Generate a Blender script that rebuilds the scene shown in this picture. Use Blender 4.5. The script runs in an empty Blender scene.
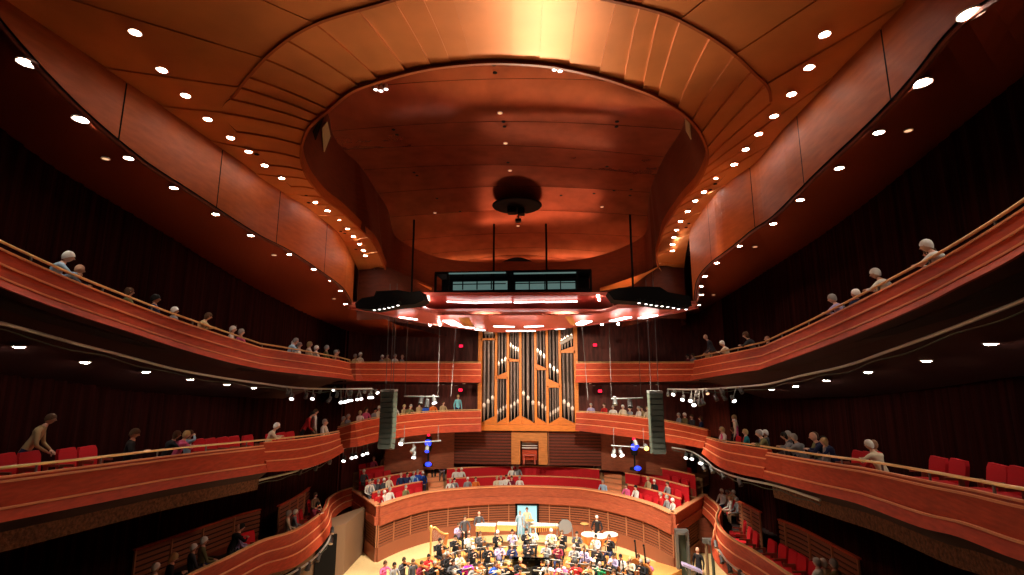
import bpy, bmesh, math, random
from mathutils import Vector, Matrix, noise
random.seed(7)
C = bpy.context.scene.collection
SC = bpy.context.scene
# ------------------------------------------------------------------ camera
W, H, F = 1024, 575, 490.0
PITCH, YAW, OX, EZ = math.atan(84/490), 0.085, 1.45, 9.85
fwd = Vector((-math.sin(YAW)*math.cos(PITCH), math.cos(YAW)*math.cos(PITCH), math.sin(PITCH)))
rgt = Vector((math.cos(YAW), math.sin(YAW), 0)); upv = rgt.cross(fwd)
CAM = Vector((OX, 0, EZ))
def ray(px, py): return fwd*F + rgt*(px-W/2) - upv*(py-H/2)
def PY(px, py, Y): d = ray(px, py); return CAM + d*(Y/d.y)
def PZ(px, py, z): d = ray(px, py); return CAM + d*(z/d.z)          # z measured from eye height
def proj(p):
    v = Vector(p)-CAM; d = v.dot(fwd); return (W/2+F*v.dot(rgt)/d, H/2-F*v.dot(upv)/d)
def PL(px, py, plan):
    """point where the ray meets the vertical sheet that stands on a plan polyline"""
    d = ray(px, py); best = None
    (a0, b0), (a1, b1) = plan[-2], plan[-1]; plan = list(plan)+[(a1+(a1-a0)*2, b1+(b1-b0)*2)]
    (a0, b0), (a1, b1) = plan[1], plan[0]; plan = [(a1+(a1-a0)*2, b1+(b1-b0)*2)]+plan
    for (x0, y0), (x1, y1) in zip(plan, plan[1:]):
        ex, ey = x1-x0, y1-y0; det = d.x*(-ey)+ex*d.y
        if abs(det) < 1e-9: continue
        bx, by = x0-OX, y0
        t = (bx*(-ey)+ex*by)/det; s = (d.x*by-d.y*bx)/det
        if t > 0 and -1e-6 <= s <= 1+1e-6 and (best is None or t < best): best = t
    if best is None: raise ValueError((px, py))
    return CAM + d*best
def spline(pts, n):
    """Catmull-Rom resample of tuples"""
    pts = [tuple(p) for p in pts]; out = []; m = len(pts)-1
    L = [0]
    for a, b in zip(pts, pts[1:]): L.append(L[-1]+max(1e-6, math.dist(a, b)))
    for k in range(n+1):
        t = L[-1]*k/n; i = max(0, min(m-1, next((j for j in range(m) if L[j+1] >= t), m-1)))
        u = (t-L[i])/(L[i+1]-L[i]); p0 = pts[max(0, i-1)]; p1 = pts[i]; p2 = pts[i+1]; p3 = pts[min(m, i+2)]
        h = L[i+1]-L[i]; h0 = L[i]-L[i-1] if i > 0 else h; h2 = L[i+2]-L[i+1] if i+2 <= m else h
        q = []
        for a, b, c, d in zip(p0, p1, p2, p3):
            m1 = (c-a)/(h0+h)*h if i > 0 else (c-b); m2 = (d-b)/(h+h2)*h if i+2 <= m else (c-b)
            q.append((2*u**3-3*u**2+1)*b+(u**3-2*u**2+u)*m1+(-2*u**3+3*u**2)*c+(u**3-u**2)*m2)
        out.append(tuple(q))
    return out
def lin(pts, n):
    pts = [Vector(p) for p in pts]; L = [0]
    for a, b in zip(pts, pts[1:]): L.append(L[-1]+(b-a).length)
    out = []
    for k in range(n+1):
        t = L[-1]*k/n; i = max(0, min(len(pts)-2, next((j for j in range(len(pts)-1) if L[j+1] >= t-1e-9), len(pts)-2)))
        out.append(pts[i].lerp(pts[i+1], (t-L[i])/max(1e-9, L[i+1]-L[i])))
    return out
# ------------------------------------------------------------------ materials
MT = {}
def mat(name, col, rough=.5, metal=0., emit=None, es=1., grain=None, spec=.3, bump=0., coat=0.):
    if name in MT: return MT[name]
    m = bpy.data.materials.new(name); m.use_nodes = True; nt = m.node_tree; b = nt.nodes['Principled BSDF']
    b.inputs['Base Color'].default_value = (*col, 1); b.inputs['Roughness'].default_value = rough
    b.inputs['Metallic'].default_value = metal; b.inputs['Specular IOR Level'].default_value = spec
    b.inputs['Coat Weight'].default_value = coat
    if emit: b.inputs['Emission Color'].default_value = (*emit, 1); b.inputs['Emission Strength'].default_value = es
    if grain:
        sc, lo, hi, st = grain
        tc = nt.nodes.new('ShaderNodeTexCoord'); mp = nt.nodes.new('ShaderNodeMapping'); mp.inputs['Scale'].default_value = st
        nz = nt.nodes.new('ShaderNodeTexNoise'); nz.inputs['Scale'].default_value = sc; nz.inputs['Detail'].default_value = 5
        cr = nt.nodes.new('ShaderNodeValToRGB'); cr.color_ramp.elements[0].position = .3; cr.color_ramp.elements[1].position = .7
        cr.color_ramp.elements[0].color = (*[c*lo for c in col], 1); cr.color_ramp.elements[1].color = (*[min(1, c*hi) for c in col], 1)
        nt.links.new(tc.outputs['Object'], mp.inputs[0]); nt.links.new(mp.outputs[0], nz.inputs['Vector'])
        nt.links.new(nz.outputs['Fac'], cr.inputs[0]); nt.links.new(cr.outputs[0], b.inputs['Base Color'])
        if bump:
            bp = nt.nodes.new('ShaderNodeBump'); bp.inputs['Strength'].default_value = bump; bp.inputs['Distance'].default_value = .05
            nt.links.new(nz.outputs['Fac'], bp.inputs['Height']); nt.links.new(bp.outputs[0], b.inputs['Normal'])
    MT[name] = m; return m
WOOD = mat('red_makore_wood', (.49, .068, .027), .5, spec=.2, grain=(3, .8, 1.2, (1, 1, 6)))
WOODD = mat('dark_red_wood', (.17, .034, .016), .5, grain=(3, .75, 1.2, (1, 1, 8)))
TWOOD = mat('terrace_cherry_wood', (.40, .095, .045), .45, spec=.25, grain=(3, .8, 1.2, (1, 1, 6)))
LIP = mat('pale_wood_lip_highlight', (.88, .36, .17), .4)  # on ledge strips, paler than the panels to paint the light they catch
BRASS = mat('brass_rail', (.72, .48, .22), .35, .6)
COPPER = mat('copper_leaf_ceiling', (.62, .20, .055), .42, .35, grain=(.8, .85, 1.12, (1, 1, 1)))
DOME = mat('glossy_copper_dome', (.42, .10, .045), .27, .5, grain=(1.2, .8, 1.15, (1, 1, 1)))
FASC = mat('ceiling_fascia_wood', (.38, .08, .016), .5, spec=.2, grain=(2, .85, 1.15, (1, 1, 5)))
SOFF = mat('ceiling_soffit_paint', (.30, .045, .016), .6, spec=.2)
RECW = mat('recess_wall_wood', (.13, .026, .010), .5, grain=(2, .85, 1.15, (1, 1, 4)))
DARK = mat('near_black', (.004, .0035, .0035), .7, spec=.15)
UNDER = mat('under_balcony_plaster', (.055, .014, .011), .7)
ROUGH = mat('rough_brown_plaster', (.16, .065, .03), .9, grain=(14, .5, 1.5, (1, 1, 1)), bump=.8)
CURT = mat('dark_pleated_cloth', (.028, .0048, .0036), .95, spec=.05, grain=(4, .5, 1.5, (3, 3, .05)))
BACKW = mat('rear_wall_wood', (.14, .03, .022), .6, grain=(3, .6, 1.4, (2, 2, .4)))
RED = mat('red_seat_velvet', (.62, .012, .02), .75)
SHELL = mat('seat_shell_wood', (.25, .06, .03), .5)
STAGE = mat('maple_stage_floor', (.85, .60, .29), .35, grain=(5, .88, 1.1, (8, .7, 1)))
RISER = mat('orange_riser_wood', (.72, .34, .10), .4, grain=(5, .88, 1.1, (8, .7, 1)))
CARPET = mat('dark_floor_carpet', (.03, .012, .01), .95)
TERR = mat('terrace_step_wood', (.42, .22, .10), .6)
SLAT = mat('slatted_wall_wood', (.27, .085, .04), .5)
POSTW = mat('slat_post_wood', (.42, .17, .08), .5)
SLATB = mat('slat_groove', (.06, .02, .012), .8)
ORG = mat('orange_organ_case', (.72, .22, .035), .4, grain=(3, .85, 1.15, (1, 1, 6)))
PIPE = mat('tin_pipe_dark', (.17, .13, .115), .4, .6)
PIPEM = mat('polished_pipe_foot', (.92, .86, .8), .3, .5)
WIRE = mat('steel_wire', (.11, .09, .085), .6)
CAN = mat('lamp_housing', (.10, .10, .10), .45, .4)
PIPEF = mat('pipe_foot', (.34, .28, .24), .4, .5)
METAL = mat('grey_steel', (.22, .22, .21), .45, .6)
SPK = mat('grey_green_cabinet', (.05, .062, .045), .6)
SPKG = mat('speaker_grille', (.035, .04, .03), .7)
BEIGE = mat('beige_wall_panel', (.22, .13, .075), .6)
LITW = mat('warm_white_lamp', (1, 1, 1), .5, emit=(1, .90, .78), es=80)
LITC = mat('bright_work_lamp', (1, 1, 1), .5, emit=(1, .96, .92), es=5)
DIM = mat('dim_amber_lamp', (.5, .3, .2), .5, emit=(1, .55, .3), es=1.2)
BLUE = mat('blue_lamp_glow', (.02, .04, .8), .5, emit=(.02, .05, 1), es=1.6)
REDL = mat('red_sign_light', (.8, 0, .02), .5, emit=(1, .01, .05), es=2)
GLASSL = mat('lit_catwalk_glazing', (.1, .16, .16), .15, emit=(.42, .72, .66), es=.2)
CANO = mat('red_canopy_panel', (.58, .13, .095), .35, .1)
TRIMW = mat('white_ring', (.6, .5, .45), .5)
PAPER = mat('white_paper', (.9, .88, .82), .8)
BLACK = mat('black_lacquer', (.012, .012, .013), .2)
GOLD = mat('gold_leaf', (.85, .55, .18), .35, .6)
VARN = mat('varnished_spruce', (.45, .15, .04), .3)
CU = mat('kettle_copper', (.8, .33, .12), .3, .7)
DRUM = mat('drum_skin', (.92, .86, .74), .6)
SKY = mat('pale_blue_door_light', (.3, .6, .7), .5, emit=(.30, .62, .75), es=.55)
SKIN = [mat('skin_light', (.72, .42, .30), .6), mat('skin_medium', (.55, .30, .19), .6), mat('skin_dark', (.20, .09, .05), .6)]
HAIR = {'white': mat('hair_white', (.92, .88, .82), .8), 'grey': mat('hair_grey', (.35, .32, .29), .8), 'brown': mat('hair_brown', (.10, .05, .025), .8),
        'dark': mat('hair_dark', (.015, .012, .01), .8), 'blond': mat('hair_blond', (.55, .38, .17), .8), 'bald': None}
CL = {k: mat('cloth_'+k.replace(' ', '_'), v, .85) for k, v in {
 'white': (.80, .76, .70), 'black': (.015, .014, .016), 'navy': (.02, .03, .10), 'blue': (.03, .10, .55), 'light blue': (.38, .55, .72), 'grey': (.28, .28, .29),
 'red': (.60, .02, .02), 'pink': (.75, .12, .28), 'magenta': (.75, .03, .38), 'tan': (.50, .35, .18), 'olive': (.20, .19, .08), 'teal': (.02, .25, .28),
 'green': (.03, .30, .12), 'orange': (.80, .18, .03), 'cream': (.78, .66, .48), 'maroon': (.22, .02, .04), 'lavender': (.45, .38, .62), 'dark grey': (.07, .07, .08),
 'brown': (.16, .08, .04), 'cyan': (.25, .72, .80)}.items()}
# ------------------------------------------------------------------ mesh builder
class MB:
    def __init__(s): s.v = []; s.f = []; s.mi = []
    def grid(s, rows, mi=0, close=False):
        b = len(s.v); n = len(rows[0])
        for r in rows: s.v += [Vector(p) for p in r]
        for i in range(len(rows)-1):
            for j in range(n if close else n-1):
                k = (j+1) % n
                s.f.append((b+i*n+j, b+i*n+k, b+(i+1)*n+k, b+(i+1)*n+j)); s.mi.append(mi)
        return s
    def poly(s, pts, mi=0):
        b = len(s.v); s.v += [Vector(p) for p in pts]; s.f.append(tuple(range(b, b+len(pts)))); s.mi.append(mi); return s
    def box(s, c, d, mi=0, M=None):
        b = len(s.v)
        for x in (-.5, .5):
            for y in (-.5, .5):
                for z in (-.5, .5):
                    p = Vector((x*d[0], y*d[1], z*d[2]))
                    s.v.append((M @ p if M else p)+Vector(c))
        for q in ((0, 1, 3, 2), (4, 6, 7, 5), (0, 4, 5, 1), (2, 3, 7, 6), (0, 2, 6, 4), (1, 5, 7, 3)): s.f.append(tuple(b+i for i in q)); s.mi.append(mi)
        return s
    def tube(s, pts, r, n=8, mi=0, cap=True):
        pts = [Vector(p) for p in pts]; rr = r if isinstance(r, (list, tuple)) else [r]*len(pts); rows = []
        for i, p in enumerate(pts):
            t = (pts[min(i+1, len(pts)-1)]-pts[max(0, i-1)]).normalized()
            a = t.cross(Vector((0, 0, 1)) if abs(t.z) < .95 else Vector((1, 0, 0))).normalized(); b = t.cross(a)
            rows.append([p+(a*math.cos(2*math.pi*k/n)+b*math.sin(2*math.pi*k/n))*rr[i] for k in range(n)])
        s.grid(rows, mi, True)
        if cap: s.poly(rows[0][::-1], mi); s.poly(rows[-1], mi)
        return s
    def lathe(s, prof, c=(0, 0, 0), n=16, mi=0, M=None):
        rows = []
        for r, z in prof:
            q = []
            for k in range(n):
                p = Vector((r*math.cos(2*math.pi*k/n), r*math.sin(2*math.pi*k/n), z)); q.append((M @ p if M else p)+Vector(c))
            rows.append(q)
        s.grid(rows, mi, True)
        if prof[0][0] > 1e-4: s.poly(rows[0][::-1], mi)
        if prof[-1][0] > 1e-4: s.poly(rows[-1], mi)
        return s
    def ball(s, c, r, n=10, m=7, mi=0):
        r = r if isinstance(r, tuple) else (r, r, r); rows = []
        for i in range(m+1):
            a = -math.pi/2+math.pi*i/m
            rows.append([Vector((c[0]+r[0]*math.cos(a)*math.cos(2*math.pi*k/n), c[1]+r[1]*math.cos(a)*math.sin(2*math.pi*k/n), c[2]+r[2]*math.sin(a))) for k in range(n)])
        return s.grid(rows, mi, True)
    def prism(s, pts, z0, z1, mi=0, M=None, c=(0, 0, 0)):
        f = lambda p, z: (M @ Vector((p[0], p[1], z)) if M else Vector((p[0], p[1], z)))+Vector(c)
        a = [f(p, z0) for p in pts]; b = [f(p, z1) for p in pts]
        s.grid([a, b], mi, True); s.poly(a[::-1], mi); s.poly(b, mi); return s
    def sweep(s, path, nrm, prof, mi=0, close=False):
        rows = [[p+n*o+Vector((0, 0, u)) for (o, u) in prof] for p, n in zip(path, nrm)]
        s.grid(rows, mi, close)
        if close: s.poly(rows[0], mi); s.poly(rows[-1][::-1], mi)
        return s
    def build(s, name, mats, parent=None, origin=None, smooth=False):
        me = bpy.data.meshes.new(name); o = Vector(origin) if origin else Vector((0, 0, 0))
        me.from_pydata([v-o for v in s.v], [], s.f)
        for m in (mats if isinstance(mats, (list, tuple)) else [mats]): me.materials.append(m)
        me.polygons.foreach_set('material_index', s.mi)
        bm = bmesh.new(); bm.from_mesh(me); bmesh.ops.recalc_face_normals(bm, faces=bm.faces); bm.to_mesh(me); bm.free()
        if smooth: me.shade_smooth()
        me.update(); ob = bpy.data.objects.new(name, me); C.objects.link(ob)
        if origin: ob.location = o
        if parent is not None:
            ob.parent = parent
        return ob
def tag(o, label=None, cat=None, group=None, kind=None):
    if label: o['label'] = label
    if cat: o['category'] = cat
    if group: o['group'] = group
    if kind: o['kind'] = kind
    return o
def empty(name, label, cat, loc=(0, 0, 0), rz=0, group=None):
    o = bpy.data.objects.new(name, None); C.objects.link(o); o.location = loc; o.rotation_euler = (0, 0, rz); o.empty_display_size = .2
    return tag(o, label, cat, group)
def struct(mb, name, mats, smooth=False): return tag(mb.build(name, mats, smooth=smooth), kind='structure')
def dup(o, parent=None):
    c = o.copy(); C.objects.link(c); c.parent = parent
    for ch in kids.get(o.name, []): dup(ch, c)
    return c
kids = {}
def proto(root):
    for ch in C.objects:
        if ch.parent: kids.setdefault(ch.parent.name, [])
        if ch.parent and ch not in kids[ch.parent.name] and ch.parent.name == root.name: kids[ch.parent.name].append(ch)
    for ch in list(kids.get(root.name, [])):
        proto(ch)
    return root
USED = set()
def use(o):
    """first call hands out the prototype itself, later ones copies of it"""
    if o.name in USED: return dup(o)
    USED.add(o.name); return o
def drop_unused(protos):
    for o in protos:
        if o.name not in USED:
            def rm(x):
                for c in kids.get(x.name, []): rm(c)
                bpy.data.objects.remove(x)
            rm(o)
ORD = ['first', 'second', 'third', 'fourth', 'fifth', 'sixth', 'seventh', 'eighth', 'ninth', 'tenth', 'eleventh', 'twelfth', 'thirteenth', 'fourteenth', 'fifteenth', 'sixteenth',
       'seventeenth', 'eighteenth', 'nineteenth', 'twentieth']
def ordn(i):
    if i < 20: return ORD[i]
    t = ['twenty', 'thirty', 'forty', 'fifty'][(i+1)//10-2]
    if (i+1) % 10 == 0: return {'twenty': 'twentieth', 'thirty': 'thirtieth', 'forty': 'fortieth', 'fifty': 'fiftieth'}[t]
    return t+'-'+ORD[(i+1) % 10-1]
def smooth_normals(path, side):
    """horizontal unit normals pointing away from the hall's middle"""
    out = []
    for i, p in enumerate(path):
        t = path[min(i+1, len(path)-1)]-path[max(0, i-1)]; t.z = 0; t.normalize()
        out.append(Vector((-t.y, t.x, 0))*side)
    return out
# ------------------------------------------------------------------ tiers
PLAN_L = [(-7.0, -3), (-7.7, 3), (-8.3, 8), (-8.65, 12), (-8.6, 16.3), (-8.15, 20), (-8.35, 24.6)]
PLAN_R = [(-x, y) for x, y in PLAN_L]
PLAN_R = [(7.0, -3), (7.5, 3), (8.0, 8), (8.4, 12), (8.5, 16.3), (8.15, 20), (8.35, 24.6)]
ARC = lambda s, y0, y1: [(s*8.6*math.sin(a), y0+(y1-y0)*(1-math.sin(a)**2)**.5) for a in [math.pi/2*k/12 for k in range(13)]]
B3PLAN = [(-12, 24.5)]+[(x, y) for x, y in ARC(-1, 24.6, 31.0)[::-1]]+ARC(1, 24.6, 31.0)[1:]+[(12, 24.5)]
def lin2(pts, n): return [(p.x, p.y) for p in lin([(a, b, 0) for a, b in pts], n)]
class Tier: pass
def make_tier(rows, plan, side, n=60, sp=True, kinkx=None):
    """rows: (px, y of handrail, y of fascia bottom)"""
    t = Tier()
    if kinkx:
        k = next(i for i, r in enumerate(rows) if r[0] == kinkx); a = spline(rows[:k+1], n//2); b = spline(rows[k:], n//2); s = a+b[1:]
    else: s = spline(rows, n)
    t.path = [PL(a, b, plan) for a, b, c in s]
    t.bot = [PL(a, c, plan).z-p.z for (a, b, c), p in zip(s, t.path)]
    t.nrm = smooth_normals(t.path, side); t.side = side
    return t
def tier_parts(t, root, bands, depth, soff_drop, floor_drop=.85, lipm=None, rough=0., lips=True, s0=0, s1=None, soffit=True, rail=True, second=False):
    P_, N_, B_ = t.path[s0:s1], t.nrm[s0:s1], t.bot[s0:s1]
    # clapboard bands: each band leans out at its foot; a lip painted pale with caught light tops the next
    for j in range(len(bands)-1):
        a, b = bands[j], bands[j+1]
        m = MB(); rows = []
        for p, n, h in zip(P_, N_, B_):
            za, zb = h*a, h*b; o0, o1 = ((.02, .05), (.08, .13), (.17, .29))[j]
            rows.append([p-n*(o0)+Vector((0, 0, za)), p-n*(o1)+Vector((0, 0, zb)), p+n*.12+Vector((0, 0, zb)), p+n*.12+Vector((0, 0, za))])
        m.grid(rows, 0, True); m.poly(rows[0]); m.poly(rows[-1][::-1])
        m.build('fascia_panel', WOOD, root)
        if lips:
            m = MB(); rows = []
            for p, n, h in zip(P_, N_, B_):
                z = h*a; o = (.02, .08, .17)[j]+.022
                rows.append([p-n*(o-.03)+Vector((0, 0, z+.02)), p-n*(o+.012)+Vector((0, 0, z+.015)), p-n*(o+.012)+Vector((0, 0, z-.02)), p-n*(o-.03)+Vector((0, 0, z-.02))])
            m.grid(rows, 0, True).build('ledge_strip', LIP, root)
    if rail:
        m = MB(); m.tube([p+Vector((0, 0, 0)) for p in P_], .028, 8).build('handrail', BRASS, root)
        L = 0
        for i in range(1, len(P_)):
            L += (P_[i]-P_[i-1]).length
            if L > 1.5: L = 0; MB().box(P_[i]+Vector((0, 0, B_[i]*bands[0]*.5)), (.03, .03, abs(B_[i]*bands[0])), 0).build('rail_bracket', METAL, root)
    if second:
        MB().sweep(P_, N_, [(1.35, -floor_drop), (1.35, -floor_drop+.3), (depth, -floor_drop+.3), (depth, -floor_drop)], 0, True).build('rear_step', CARPET, root)
    m = MB()
    m.sweep(P_, N_, [(.1, -floor_drop), (depth, -floor_drop), (depth, -floor_drop-.08), (.1, -floor_drop-.08)], 0, True); m.build('floor_deck', CARPET, root)
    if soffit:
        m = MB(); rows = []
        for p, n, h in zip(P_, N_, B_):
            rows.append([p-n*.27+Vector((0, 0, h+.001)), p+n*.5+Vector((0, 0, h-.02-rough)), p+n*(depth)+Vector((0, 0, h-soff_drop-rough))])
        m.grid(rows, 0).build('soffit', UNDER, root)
        if rough:
            m = MB(); rows = []
            for p, n, h in zip(P_, N_, B_):
                rows.append([p+n*0+Vector((0, 0, h)), p+n*.06+Vector((0, 0, h-rough)), p+n*.5+Vector((0, 0, h-rough-.02)), p+n*.5+Vector((0, 0, h))])
            m.grid(rows, 0, True).build('plaster_band', ROUGH, root)
BAND3 = [.16, .48, .78, 1.0]
def tier_thing(label): return empty('balcony', label, 'balcony')
T3L = make_tier([(-60, 211, 264), (-30, 226, 278), (0, 241, 291), (38, 258.7, 305), (77, 276, 318.3), (121, 293.8, 332), (167, 311.4, 346.8), (222, 330.5, 362), (260, 343.5, 370), (285, 347.5, 373), (338, 357, 378.6), (350, 360, 380.3)], PLAN_L, 1, 80, kinkx=260)
T3R = make_tier([(1090, 148, 216), (1060, 172, 239), (1024, 200, 262), (970, 235, 288.5), (932, 257, 307), (870, 290, 332.5), (813, 319, 353.6), (764, 342, 370), (735, 348.5, 374), (704, 355, 378.8), (694.5, 357, 380)], PLAN_R, -1, 80, kinkx=764)
T2L = make_tier([(-60, 474, 530), (-30, 471, 524.5), (0, 468, 518.7), (77, 459.6, 504), (180, 448, 484.4), (263, 440, 471), (300, 436.5, 467.8), (325, 433.5, 459), (339, 431, 451)], PLAN_L, 1, 80, kinkx=263)
T2R = make_tier([(1090, 497, 571), (1060, 493.5, 564), (1024, 489, 554), (970, 479, 534), (932, 472, 525), (870, 461.5, 503), (830, 456.2, 493), (768, 447, 477.5), (745, 443.5, 473), (725, 441, 466), (707, 437, 452.7)], PLAN_R, -1, 80, kinkx=768)
tl = tier_thing('upper left balcony with banded red wood front and brass handrail'); tier_parts(T3L, tl, BAND3, 3.1, .85)
tr = tier_thing('upper right balcony with banded red wood front and brass handrail'); tier_parts(T3R, tr, BAND3, 3.1, .85)
B2NEAR = [.18, .26, .76, 1.0]; B2FAR = [.08, .38, .66, 1.0]
ml = tier_thing('middle left balcony with deep red wood front and row of red seats')
tier_parts(T2L, ml, B2NEAR, 3.1, .5, rough=.58, s0=0, s1=41); tier_parts(T2L, ml, B2FAR, 3.1, .5, s0=40, rough=.02)
mr = tier_thing('middle right balcony with deep red wood front below the upper right balcony')
tier_parts(T2R, mr, B2NEAR, 3.1, .5, rough=.58, s0=0, s1=41); tier_parts(T2R, mr, B2FAR, 3.1, .5, s0=40, rough=.02)
def back_tier(rows, label, side):
    t = make_tier(rows, B3PLAN, side, 40); r = tier_thing(label); tier_parts(t, r, [.06, .38, .66, 1.0], 2.6, .2, .85); return t, r
B3L, _r = back_tier([(349, 362, 380.8), (400, 362, 381.5), (440, 362, 382), (481, 362, 382.5)], 'upper rear balcony left of the organ', 1)
B3R, _r = back_tier([(576, 362, 382.5), (620, 362, 382), (660, 362, 381.5), (696, 362, 380.8)], 'upper rear balcony right of the organ', 1)
B2L, _r = back_tier([(338, 427, 450), (360, 420.5, 444.5), (382, 416.5, 439.5), (413.5, 412.5, 435), (447, 410.3, 432), (481, 409.6, 431)], 'middle rear balcony left of the organ', 1)
B2R, _r = back_tier([(576, 411, 430), (603, 412.5, 433), (649, 417.6, 439), (680, 423, 443), (708, 429.5, 448)], 'middle rear balcony right of the organ', 1)
# lower boxes (first tier)
def zpath(rows, n, side, kink=None):
    t = Tier(); s = spline(rows, n); t.path = [PZ(a, b, z) for a, b, z, h in s]; t.bot = [-h for a, b, z, h in s]; t.nrm = smooth_normals(t.path, side); t.side = side; return t
T1L = zpath([(120, 612, -5.2, 1.0), (188, 575, -5.4, 1.0), (225, 558, -5.45, 1.0), (261, 540.5, -5.5, 1.05), (291.6, 531, -5.7, 1.15), (313, 518.6, -6.0, 1.15), (326, 507, -6.35, 1.1), (329, 498, -6.65, 1.1), (340, 491, -6.85, 1.0), (352, 487.5, -6.9, .95)], 60, 1)
T1R = zpath([(840, 604, -5.3, 1.0), (787, 572, -5.45, 1.0), (768, 559.5, -5.5, 1.0), (750, 548, -5.6, 1.1), (734, 539.4, -5.75, 1.15), (720, 528, -6.0, 1.15), (716.5, 516, -6.3, 1.1), (719, 507, -6.6, 1.0), (704.6, 494, -6.9, .95)], 60, -1)
bl = tier_thing('lower left box front curving towards the stage'); tier_parts(T1L, bl, [.03, .38, .68, 1.0], 2.6, .1, .85, rough=.25)
br = tier_thing('lower right box front curving towards the stage'); tier_parts(T1R, br, [.03, .38, .68, 1.0], 2.6, .1, .85, rough=.25)
# ------------------------------------------------------------------ slatted walls
def slat_wall(m, path, nrm, z0, z1, step=.14, post=1.1, th=.04):
    """horizontal battens (slot 0) on a dark backing (slot 1) between z0(i) and z1(i)"""
    f0 = (lambda i: z0) if not callable(z0) else z0; f1 = (lambda i: z1) if not callable(z1) else z1
    m.grid([[Vector((p.x, p.y, f0(i))), Vector((p.x, p.y, f1(i)))] for i, p in enumerate(path)], 1)
    k = int(round((f1(0)-f0(0))/step))
    for j in range(k):
        rows = []
        for i, (p, n) in enumerate(zip(path, nrm)):
            za = f0(i)+(f1(i)-f0(i))*(j+.18)/k; zb = f0(i)+(f1(i)-f0(i))*(j+.8)/k
            q = Vector((p.x, p.y, 0))
            rows.append([q-n*.005+Vector((0, 0, za)), q-n*th+Vector((0, 0, za)), q-n*th+Vector((0, 0, zb)), q-n*.005+Vector((0, 0, zb))])
        m.grid(rows, 0)
    L = post
    for i in range(len(path)):
        if i: L += (path[i]-path[i-1]).xy.length
        if L >= post:
            L = 0; n = nrm[i]; ang = math.atan2(n.y, n.x)
            m.box((path[i].x-n.x*.06, path[i].y-n.y*.06, (f0(i)+f1(i))/2), (.06, .05, f1(i)-f0(i)), 2, Matrix.Rotation(ang, 3, 'Z'))
    return m
# box partitions behind the lower boxes (left two, right two)
def box_partition(rows, h, label, side):
    s = spline(rows, 24); path = [PZ(a, b, z) for a, b, z in s]; nrm = smooth_normals(path, side)
    r = empty('box_partition', label, 'partition')
    m = MB(); slat_wall(m, path, nrm, lambda i: path[i].z-h, lambda i: path[i].z, .16, 1.3); m.build('slat_panel', [SLAT, SLATB, POSTW], r)
    m = MB(); m.sweep(path, nrm, [(-.07, 0), (-.07, .05), (.05, .05), (.05, 0)], 0, True); m.build('top_cap', WOOD, r)
    m = MB(); m.sweep(path, nrm, [(-.03, -h-.5), (-.03, -h), (.05, -h), (.05, -h-.5)], 0, True); m.build('base_panel', WOODD, r)
box_partition([(134, 551, -5.45), (168, 539.5, -5.5), (203, 527.5, -5.55), (237, 516, -5.6), (260, 510, -5.65)], 1.0, 'slatted wood partition behind the near lower left box', 1)
box_partition([(20, 590, -5.3), (52, 576, -5.35), (106, 557, -5.45)], 1.2, 'slatted wood partition in the lower left corner', 1)
box_partition([(278, 507, -5.6), (295, 498, -5.8), (308, 489, -6.0), (316, 480, -6.1)], 1.0, 'slatted wood partition behind the far lower left box', 1)
box_partition([(860, 560, -5.4), (830, 544, -5.45), (800, 528.5, -5.55), (779, 520, -5.6)], 1.0, 'slatted wood partition behind the near lower right box', -1)
box_partition([(761, 513, -5.6), (750, 507, -5.8), (739, 502, -6.0)], 1.3, 'slatted wood partition behind the far lower right box', -1)
for i, (px, y0, y1, w_) in enumerate(((40, 528, 560, .55), (82, 524, 545, .3), (146, 515, 545, .45))):
    q0 = PY(px, y0, 13.5+i*1.5); q1 = PY(px, y1, 13.5+i*1.5); struct(MB().box((q0.x, q0.y, (q0.z+q1.z)/2-.6), (w_, .3, q0.z-q1.z+2.4)), 'wall_left', ROUGH)
# ------------------------------------------------------------------ stage, terrace
base_px = [(376, 562), (388, 556), (402, 550), (430, 541.5), (480, 535.5), (527, 534), (580, 537), (605, 542), (630, 549.5), (655, 560), (676, 573)]
bs = [PZ(a, b, -EZ) for a, b in base_px]
wallp = [Vector(p) for p in spline([tuple(p) for p in bs], 48)]
for p in wallp: p.z = 0
wn = smooth_normals(wallp, 1)
_dl = PZ(352, 487.5, -6.9)-wallp[0]; _dr = PZ(704, 493.5, -6.9)-wallp[-1]; _a0, _a1 = math.atan2(_dl.x, _dl.y)+.2, math.atan2(_dr.x, _dr.y)-.2
for i_, n_ in enumerate(wn):
    a_ = math.atan2(n_.x, n_.y); t_ = i_/(len(wn)-1); lo, hi = _a0, _a1
    a_ = max(lo, min(hi, a_*.9)); wn[i_] = Vector((math.sin(a_), math.cos(a_), 0))
ZT = PY(527, 485.5, wallp[len(wallp)*5//10].y).z          # terrace rail height
ZB = PY(527, 503, wallp[len(wallp)*5//10].y).z
m = MB(); m.prism([(-14, -2), (14, -2), (14, 40), (-14, 40)], -1.3, -1.15); struct(m, 'floor', CARPET)
m = MB(); arc = [(p.x, p.y) for p in wallp]
front = [(x, 18.2-.06*abs(x)**1.6) for x in [10.5-21*k/20 for k in range(21)]]
m.prism([(-14, 30), (-14, 24)]+[(x, y) for x, y in front[::-1] if abs(x) < 99]+[(14, 24), (14, 30), (14, 36), (-14, 36)], -1.15, 0); struct(m, 'floor', STAGE)
terr = empty('terrace_front', 'curved red wood terrace front above the slatted stage wall', 'balcony')
left_ret = [PZ(352, 487.5, ZT-EZ), PZ(363.5, 495.6, ZT-EZ)]; right_ret = [PZ(690, 503.5, ZT-EZ), PZ(704, 493.5, ZT-EZ)]
def vec0(p, z): return Vector((p.x, p.y, z))
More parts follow.
